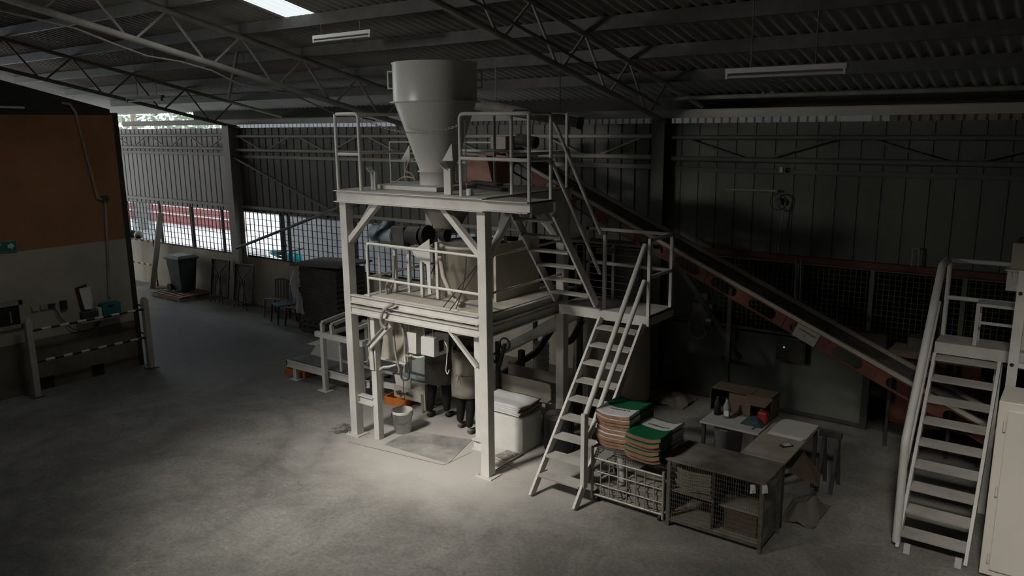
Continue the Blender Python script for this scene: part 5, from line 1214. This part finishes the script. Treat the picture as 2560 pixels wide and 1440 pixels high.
# ================================================================== FAR LEFT CORNER
wb = thing('wheelie_bin', 'dark green wheeled rubbish bin standing on a wooden pallet', 'rubbish bin', (-19.6, 11.45, .14))
GB = mat('dark_green_bin', (.035, .065, .055), .55, var=.2, dust=.15)
bxx, byy = -19.55, 11.42
def frus(x0, x1, y0, y1, z0, X0, X1, Y0, Y1, z1): return MB()._a([(x0,y0,z0),(x1,y0,z0),(x1,y1,z0),(x0,y1,z0),(X0,Y0,z1),(X1,Y0,z1),(X1,Y1,z1),(X0,Y1,z1)], [(0,3,2,1),(4,5,6,7),(0,1,5,4),(1,2,6,5),(2,3,7,6),(3,0,4,7)])
build('body', frus(bxx-.24, bxx+.24, byy-.20, byy+.20, .16, bxx-.31, bxx+.31, byy-.27, byy+.27, 1.02), GB, wb, bevel=.02)
build('rim', MB().box(bxx-.35, bxx+.35, byy-.30, byy+.30, 1.00, 1.05), GB, wb, bevel=.01)
build('lid', frus(bxx-.36, bxx+.36, byy-.31, byy+.31, 1.05, bxx-.30, bxx+.30, byy-.24, byy+.24, 1.12), GB, wb, bevel=.01)
build('handle', MB().cyl((bxx-.42, byy-.24, 1.02), (bxx-.42, byy+.24, 1.02), .018, 10), GB, wb)
for s in (-1, 1): build('wheel', MB().cyl((bxx-.27, byy+s*.24-.03, .24), (bxx-.27, byy+s*.24+.03, .24), .10, 22), BLACK, wb)
def pallet(x0, x1, y0, y1, z, label, m_=WOOD, n_=7, group=None):
    t = thing('wooden_pallet', label, 'pallet', ((x0+x1)/2, (y0+y1)/2, z), group=group)
    for k in range(3): y = y0+(y1-y0-.08)*k/2; build('bearer', MB().box(x0, x1, y, y+.08, z+.02, z+.10), m_, t)
    for i in range(n_): x = x0+(x1-x0-.11)*i/(n_-1); build('slat', MB().box(x, x+.11, y0, y1, z+.10, z+.122), m_, t)
    for i in range(3): x = x0+(x1-x0-.11)*i/2; build('base_slat', MB().box(x, x+.11, y0, y1, z, z+.02), m_, t)
pallet(-20.2, -18.85, 10.85, 11.80, 0, 'worn wooden pallet on the floor under the wheeled bin')
single('leaning_plank', MB().bar((-21.25, 11.45, 0), (-20.95, 11.76, 2.12), .16, .05, up=(1, 0, 0)), BEIGE, 'tall pale plank leaning on the far wall left of the bin', 'plank')
bg_ = thing('striped_barrier', 'red and white striped barrier frame standing at the far left corner', 'barrier', (-21.9, 11.5, 0))
REDS = mat('faded_red', (.24, .05, .04), .7)
for zz in (1.30, .62):
    for i in range(9): a = -22.65+i*.156; build('stripe', MB().cyl((a, 11.62, zz), (a+.156, 11.62, zz), .025, 8), PLW if i % 2 == 0 else REDS, bg_)
for i in range(7): z = .02+i*.19; build('stripe', MB().cyl((-21.24, 11.62, z), (-21.24, 11.62, z+.19), .025, 8), PLW if i % 2 else REDS, bg_)
build('post', MB().cyl((-22.6, 11.62, 0), (-22.6, 11.62, 1.32), .03, 8), PLW, bg_)
def helmet(x, y, z, m_, label):
    t = thing('helmet', label, 'helmet', (x, y, z), group='helmets on the barrier')
    build('shell', MB().sphere((x, y, z+.10), .13, 20, (1.05, 1.0, .9)), m_, t); build('visor', MB().sphere((x+.05, y-.06, z+.07), .10, 16, (1, .8, .6)), BLACK, t)
helmet(-22.35, 11.62, 1.345, TEAL, 'teal motorcycle helmet on the striped barrier'); helmet(-21.95, 11.60, 1.345, PLW, 'white motorcycle helmet on the striped barrier')
# folded wire table frames leaning on the wall
def wtable(x0, x1, y, label):
    t = thing('folded_table', label, 'folded table', ((x0+x1)/2, y, 0), group='folded tables leaning on the far wall'); zz0, zz1 = .18, 1.12; l = .16
    def q(x, z): return (x, y+l*z/1.1, z)
    for a, b in (((x0, zz0), (x0, zz1)), ((x1, zz0), (x1, zz1)), ((x0, zz0), (x1, zz0)), ((x0, zz1), (x1, zz1))): build('frame', MB().bar(q(*a), q(*b), .03, .03, up=(0, 1, 0)), DKST, t)
    build('panel', MB().poly([Vector(q(x0, zz0))+Vector((0, .02, 0)), Vector(q(x1, zz0))+Vector((0, .02, 0)), Vector(q(x1, zz1))+Vector((0, .02, 0)), Vector(q(x0, zz1))+Vector((0, .02, 0))], (0, .012, 0)), mat('dim_table_board', (.15, .14, .115), .8), t)
    m_ = (x0+x1)/2
    for a, b in (((x0+.1, .02), (m_, .75)), ((x1-.1, .02), (m_, .75)), ((m_-.1, .75), (m_-.1, .05)), ((m_+.1, .75), (m_+.1, .05)), ((m_, .75), (x0+.05, 1.05)), ((m_, .75), (x1-.05, 1.05))): build('leg', MB().cyl(Vector(q(*a))-Vector((0, .05, 0)), Vector(q(*b))-Vector((0, .05, 0)), .012, 8), DKST, t)
wtable(-18.25, -17.5, 11.35, 'folded dark table frame leaning left of the column'); wtable(-17.1, -16.35, 11.25, 'folded dark table frame leaning right of the column')
# plastic chairs
def chair(x, y, rz, m_, label):
    t = thing('plastic_chair', label, 'chair', (x, y, 0), rz, 'plastic chairs by the far wall', local=True)
    build('seat', MB().grid(8, 8, lambda u, v: ((u-.5)*.42, (v-.5)*.42, .43-.02*math.sin(PI*u)*math.sin(PI*v)), thick=(0, 0, .02)), m_, t)
    def bk(a, z): return (.20*math.sin(a)*1.05, .19+.05*math.cos(a)+.10*(z-.43), z)
    for k in range(6): a = -1.0+2.0*k/5; build('back_slat', MB().bar(bk(a, .43), bk(a, .80), .035, .012, up=(0, 1, 0)), m_, t)
    build('back_top', MB().tube([bk(-1.15+2.3*k/10, .80+.03*math.sin(PI*k/10)) for k in range(11)], .022, 8), m_, t)
    for sx in (-1, 1):
        for sy in (-1, 1): build('leg', MB().tube([(sx*.19, sy*.19, .42), (sx*.22, sy*.23, 0)], [.028, .018], 8), m_, t)
chair(-15.55, 11.42, .3, mat('grey_plastic_chair', (.20, .19, .17), .5), 'grey white plastic chair by the far wall, leftmost of three'); chair(-14.88, 11.10, -.3, mat('dark_blue_plastic', (.012, .055, .10), .45), 'dark blue plastic chair between the white and red ones')
chair(-14.30, 11.08, .15, mat('dark_red_plastic', (.10, .018, .012), .45), 'dark red plastic chair beside the wrapped pallet stack')
# stacked boards on pallets wrapped in film
pallet(-13.85, -12.6, 10.75, 11.65, 0, 'dark pallet under the wrapped stack, lower one', DKST, group='pallets under the wrapped stack'); pallet(-13.85, -12.6, 10.75, 11.65, .125, 'dark pallet under the wrapped stack, upper one', DKST, group='pallets under the wrapped stack')
st_ = thing('wrapped_stack', 'tall dark stack of boards wrapped in plastic film on pallets', 'stack', (-13.2, 11.2, .25))
mb = MB()
for i in range(22): mb.box(-13.82+.015*math.sin(i*2.1), -12.62+.02*math.sin(i*3.3), 10.78, 11.60, .25+i*.055, .25+i*.055+.048)
build('boards', mb, mat('dark_boards', (.065, .060, .05), .8, var=.25, scale=3), st_)
build('top_board', MB().bar((-14.0, 11.15, 1.50), (-12.5, 11.25, 1.56), 1.0, .05), mat('dusty_dark_cover', (.12, .115, .10), .8), st_)
FILM = mat('plastic_film_wrap', (.55, .55, .54), .25, var=.1, scale=9, alpha=.42)
build('film', MB().grid(10, 20, lambda u, v: (-13.96-.16*math.sin(PI*min(1, v*1.4))*(1-.3*u)+.30*u*(.4+.6*v), 10.74-.02*math.sin(u*9+v*13), 1.46-1.05*v), thick=(0, .003, 0)), FILM, st_)

# ================================================================== MOTORCYCLE OUTSIDE
mc = thing('motorcycle', 'teal motorcycle parked outside behind the grille', 'motorcycle', (-18.1, 13.7, 0)); MT = mat('bright_teal_fairing', (.02, .42, .52), .3, var=.1); x0, y_ = -18.15, 13.8
for dx in (-.65, .62):
    build('wheel', MB().tube([(x0+dx+.29*math.cos(k*PI/12), y_, .30+.29*math.sin(k*PI/12)) for k in range(24)], .05, 8, closed=True), BLACK, mc); build('hub', MB().cyl((x0+dx, y_-.05, .30), (x0+dx, y_+.05, .30), .07, 14), GALV, mc)
build('frame', MB().tube([(x0-.62, y_, .30), (x0-.2, y_, .42), (x0+.2, y_, .45), (x0+.38, y_, .95), (x0-.1, y_, .80), (x0-.6, y_, .85)], .03, 8), BLACK, mc)
build('engine', MB().box(x0-.18, x0+.16, y_-.12, y_+.12, .25, .58), DKST, mc, bevel=.03); build('tank', MB().sphere((x0+.12, y_, .88), .22, 18, (1.2, .6, .6)), MT, mc); build('fairing', MB().sphere((x0+.42, y_, .80), .20, 18, (.8, .7, 1.1)), MT, mc); build('tail', MB().sphere((x0-.55, y_, .92), .16, 16, (1.5, .6, .6)), MT, mc)
build('seat', MB().sphere((x0-.25, y_, .95), .2, 16, (1.4, .6, .4)), BLACK, mc); build('fork', MB().tube([(x0+.62, y_-.08, .30), (x0+.42, y_-.08, 1.05)], .022, 8).tube([(x0+.62, y_+.08, .30), (x0+.42, y_+.08, 1.05)], .022, 8), GALV, mc)
build('handlebar', MB().tube([(x0+.30, y_-.34, 1.10), (x0+.42, y_-.15, 1.08), (x0+.42, y_+.15, 1.08), (x0+.30, y_+.34, 1.10)], .016, 8), BLACK, mc); build('mirror', MB().sphere((x0+.34, y_-.3, 1.25), .06, 10, (1, .3, .7)), BLACK, mc)

# ================================================================== THE TWO WORKERS
def skin_obj(name, chains, m_, parent, sub=2, M4=None):
    """one continuous skinned surface: chains = list of [(x,y,z,r)...]; equal points are shared joints"""
    V = []; R = []; E = []; idx = {}
    def vid(p):
        k = tuple(round(c, 4) for c in p[:3])
        if k not in idx: idx[k] = len(V); V.append(p[:3]); R.append(p[3])
        return idx[k]
    for c in chains:
        ids = [vid(p) for p in c]
        for a, b in zip(ids, ids[1:]): E.append((a, b))
    me = bpy.data.meshes.new(name); me.from_pydata(V, E, []); o = bpy.data.objects.new(name, me); COL.objects.link(o)
    sk = o.modifiers.new('skin', 'SKIN'); sk.use_smooth_shade = True
    for i, d in enumerate(me.skin_vertices[0].data): r = R[i]; d.radius = r if isinstance(r, tuple) else (r, r); d.use_root = (i == 0)
    ss = o.modifiers.new('subdivision', 'SUBSURF'); ss.levels = sub; ss.render_levels = sub
    me.materials.append(m_); o.parent = parent; return o
SKIN = mat('skin', (.30, .18, .12), .55, var=.06); HAIR = mat('black_hair', (.012, .010, .009), .6, var=.2)
def worker(x, y, rz, H, label, shirt, trous, apron, lean=0, print_=False, step=0.0, armout=.34):
    t = thing('person', label, 'person', (x, y, 0), rz, local=True); k = H/1.66
    def S(p): return tuple(c*k for c in p[:3])+((tuple(q*k for q in p[3]) if isinstance(p[3], tuple) else p[3]*k),)
    L_ = lean
    pel = (0, 0, .92, (.135, .105)); sp1 = (0, .03+L_*.15, 1.08, (.12, .095)); chs = (0, .04+L_*.5, 1.27, (.15, .11)); nb = (0, .05+L_*.8, 1.40, (.08, .07)); nk = (0, .07+L_*1.0, 1.47, .052); hb_ = (0, .10+L_*1.2, 1.54, .075); ht = (0, .10+L_*1.3, 1.64, .075)
    chains = [[pel, sp1, chs, nb, nk, hb_, ht]]
    arms = {}
    for s in (-1, 1):
        sh_ = (s*.17, .04+L_*.6, 1.37, .058); el = (s*.25, .12+L_*.7, 1.12, .042); wr = (s*.15, armout+L_, 1.04, .028); pm = (s*.13, armout+.07+L_, 1.03, (.036, .018))
        chains.append([nb, sh_, el, wr, pm]); arms[s] = (sh_, el, wr, pm)
        hp = (s*.09, 0, .86, .088); kn = (s*(.11), .03+step*s*.5, .47, .06); an = (s*.125, -.03+step*s, .09, .040); he = (s*.13, -.05+step*s, .04, .036); to = (s*.14, .13+step*s, .03, .034)
        chains.append([pel, hp, kn, an]); arms[('leg', s)] = (hp, kn, an, he, to)
    body = skin_obj('body', [[S(p) for p in c] for c in chains], SKIN, t)
    # hands: four fingers and a thumb rooted in each palm
    for s in (-1, 1):
        pm = arms[s][3]; pr_ = Vector(pm[:3]); fc = []
        for j, ln in enumerate((.062, .072, .068, .052)):
            fx = pr_+Vector(((j-1.5)*.019, .012, 0)); fc.append([tuple(pr_)+(.017,), tuple(fx+Vector((0, .02, 0)))+(.0095,), tuple(fx+Vector((0, .02+ln*.55, -.010)))+(.0088,), tuple(fx+Vector((0, .02+ln, -.030)))+(.0078,)])
        th_ = pr_+Vector((-s*.028, -.015, 0)); fc.append([tuple(pr_)+(.017,), tuple(th_)+(.011,), tuple(th_+Vector((-s*.022, .03, -.008)))+(.0098,), tuple(th_+Vector((-s*.026, .055, -.022)))+(.0085,)])
        skin_obj('hand', [[S(p) for p in c] for c in fc], SKIN, body, 1)
    # head details
    hc_ = Vector(ht[:3])*k-Vector((0, 0, .04*k))
    build('face', MB().sphere(hc_+Vector((0, .012, -.005)), .092*k, 20, (.86, 1.0, 1.18)).sphere(hc_+Vector((0, .105*k, -.02)), .016*k, 8, (.8, 1, 1.2)).sphere(hc_+Vector((.08*k, .0, -.01)), .022*k, 8, (.4, .8, 1.2)).sphere(hc_+Vector((-.08*k, .0, -.01)), .022*k, 8, (.4, .8, 1.2)), SKIN, body)
    build('eyes', MB().sphere(hc_+Vector((.03*k, .088*k, .008)), .011*k, 8).sphere(hc_+Vector((-.03*k, .088*k, .008)), .011*k, 8), PLW, body); build('mouth', MB().sphere(hc_+Vector((0, .09*k, -.055*k)), .02*k, 8, (1.1, .5, .3)), mat('lips', (.25, .10, .08), .5), body)
    build('hair', MB().sphere(hc_+Vector((0, -.014, .022)), .102*k, 20, (.92, 1.0, 1.05)), HAIR, t)
    def grow(p, g): return p[:3]+((tuple(q+g for q in p[3]) if isinstance(p[3], tuple) else p[3]+g),)
    # clothes
    sl = []
    for s in (-1, 1): a = arms[s]; sl.append([grow(nb, .016), grow(a[0], .02), grow(a[1], .016), tuple(Vector(a[1][:3]).lerp(Vector(a[2][:3]), .8))+(.038,)])
    skin_obj('shirt', [[S(p) for p in c] for c in [[(0, .0, .93, (.14, .11)), grow(pel, .012), grow(sp1, .03), grow(chs, .018), grow(nb, .016), (0, .06+L_*.9, 1.44, (.062, .062))]]+sl], shirt, t)
    lg = []
    for s in (-1, 1): a = arms[('leg', s)]; lg.append([grow(pel, -.02), grow(a[0], .008), grow(a[1], .022), grow(a[2][:3]+(.05,), .004)])
    skin_obj('trousers', [[S(p) for p in c] for c in lg], trous, t)
    for s in (-1, 1):
        a = arms[('leg', s)]; skin_obj('shoe', [[S((a[3][0], a[3][1]-.01, .045, (.044, .040))), S((a[3][0]+s*.005, a[3][1]+.08, .045, (.046, .036))), S((a[4][0], a[4][1]+.02, .035, (.044, .026)))]], apron[1], t)
    # apron wrapped round hips and tied at the back
    az = [(.56, .224, .176), (.68, .222, .176), (.80, .220, .174), (.90, .210, .168), (1.0, .208, .165), (1.12, .214, .168), (1.27, .206, .160)]
    mb = MB(); n_ = 40
    P = []
    for z, rx, ry in az:
        for j in range(n_): an = 2*PI*j/n_; w_ = 1+.02*math.sin(an*7+z*9)+.01*math.sin(an*13); P.append(Vector((rx*w_*math.cos(an), ry*w_*math.sin(an)+.02+L_*max(0, z-.92)*1.1, z))*k)
    F = [(i*n_+j, i*n_+(j+1) % n_, (i+1)*n_+(j+1) % n_, (i+1)*n_+j) for i in range(len(az)-1) for j in range(n_)]
    mb._a(P, F, True); o = build('apron', mb, apron[0], t); sd = o.modifiers.new('thickness', 'SOLIDIFY'); sd.thickness = .006
    kb = Vector((0, -.156*k, .90*k)); mb = MB().tube([kb+Vector((.0, .0, 0)), kb+Vector((.035, -.01, .03)), kb+Vector((.06, 0, .0)), kb+Vector((.01, 0, -.005))], .007, 6).tube([kb, kb+Vector((-.035, -.01, .03)), kb+Vector((-.06, 0, 0)), kb], .007, 6).tube([kb, kb+Vector((.02, -.005, -.06)), kb+Vector((.03, 0, -.12))], .006, 6).tube([kb, kb+Vector((-.02, -.005, -.07)), kb+Vector((-.02, 0, -.11))], .006, 6)
    mb.tube([(k*.214*math.cos(2*PI*j/24), k*(.172*math.sin(2*PI*j/24)+.02), .90*k) for j in range(24)], .008, 6, closed=True)
    build('apron_string', mb, apron[0], o)
    if print_:
        c0 = Vector((0, -.108*k+L_*.45*k, 1.33*k)); build('round_print', MB().cyl(c0+Vector((0, .02, 0)), c0-Vector((0, .012, 0)), .045, 20), mat('dull_red_print', (.12, .015, .012), .7), t)
        build('stripe', MB().box(-.13*k, .13*k, -.118*k+L_*.3*k, -.10*k+L_*.3*k, 1.235*k, 1.26*k), mat('dark_red_band', (.05, .012, .01), .7), t)
    return t
DKT = mat('black_trousers', (.008, .008, .008), .8, var=.3); SH1 = mat('charcoal_shirt', (.075, .075, .07), .8, var=.15, scale=8); SH2 = mat('dark_brown_shirt', (.07, .055, .045), .8, var=.2, scale=8)
AP1 = mat('dark_grey_apron', (.105, .10, .09), .8, var=.12, scale=6); AP2 = mat('beige_grey_apron', (.26, .235, .20), .8, var=.10, scale=6); SHOE = mat('dusty_shoe', (.10, .09, .075), .8, var=.3, scale=12, dust=.4)
worker(-7.82, 8.58, .25, 1.66, 'person in a dark grey apron and black trousers facing the machine, left one', SH1, DKT, (AP1, BLACK), lean=.02, step=.05, armout=.27)
worker(-7.12, 8.38, .12, 1.62, 'person in a pale tied apron and black trousers, nearest the right tower column', SH2, DKT, (AP2, SHOE), lean=.05, print_=True, step=-.07, armout=.27)
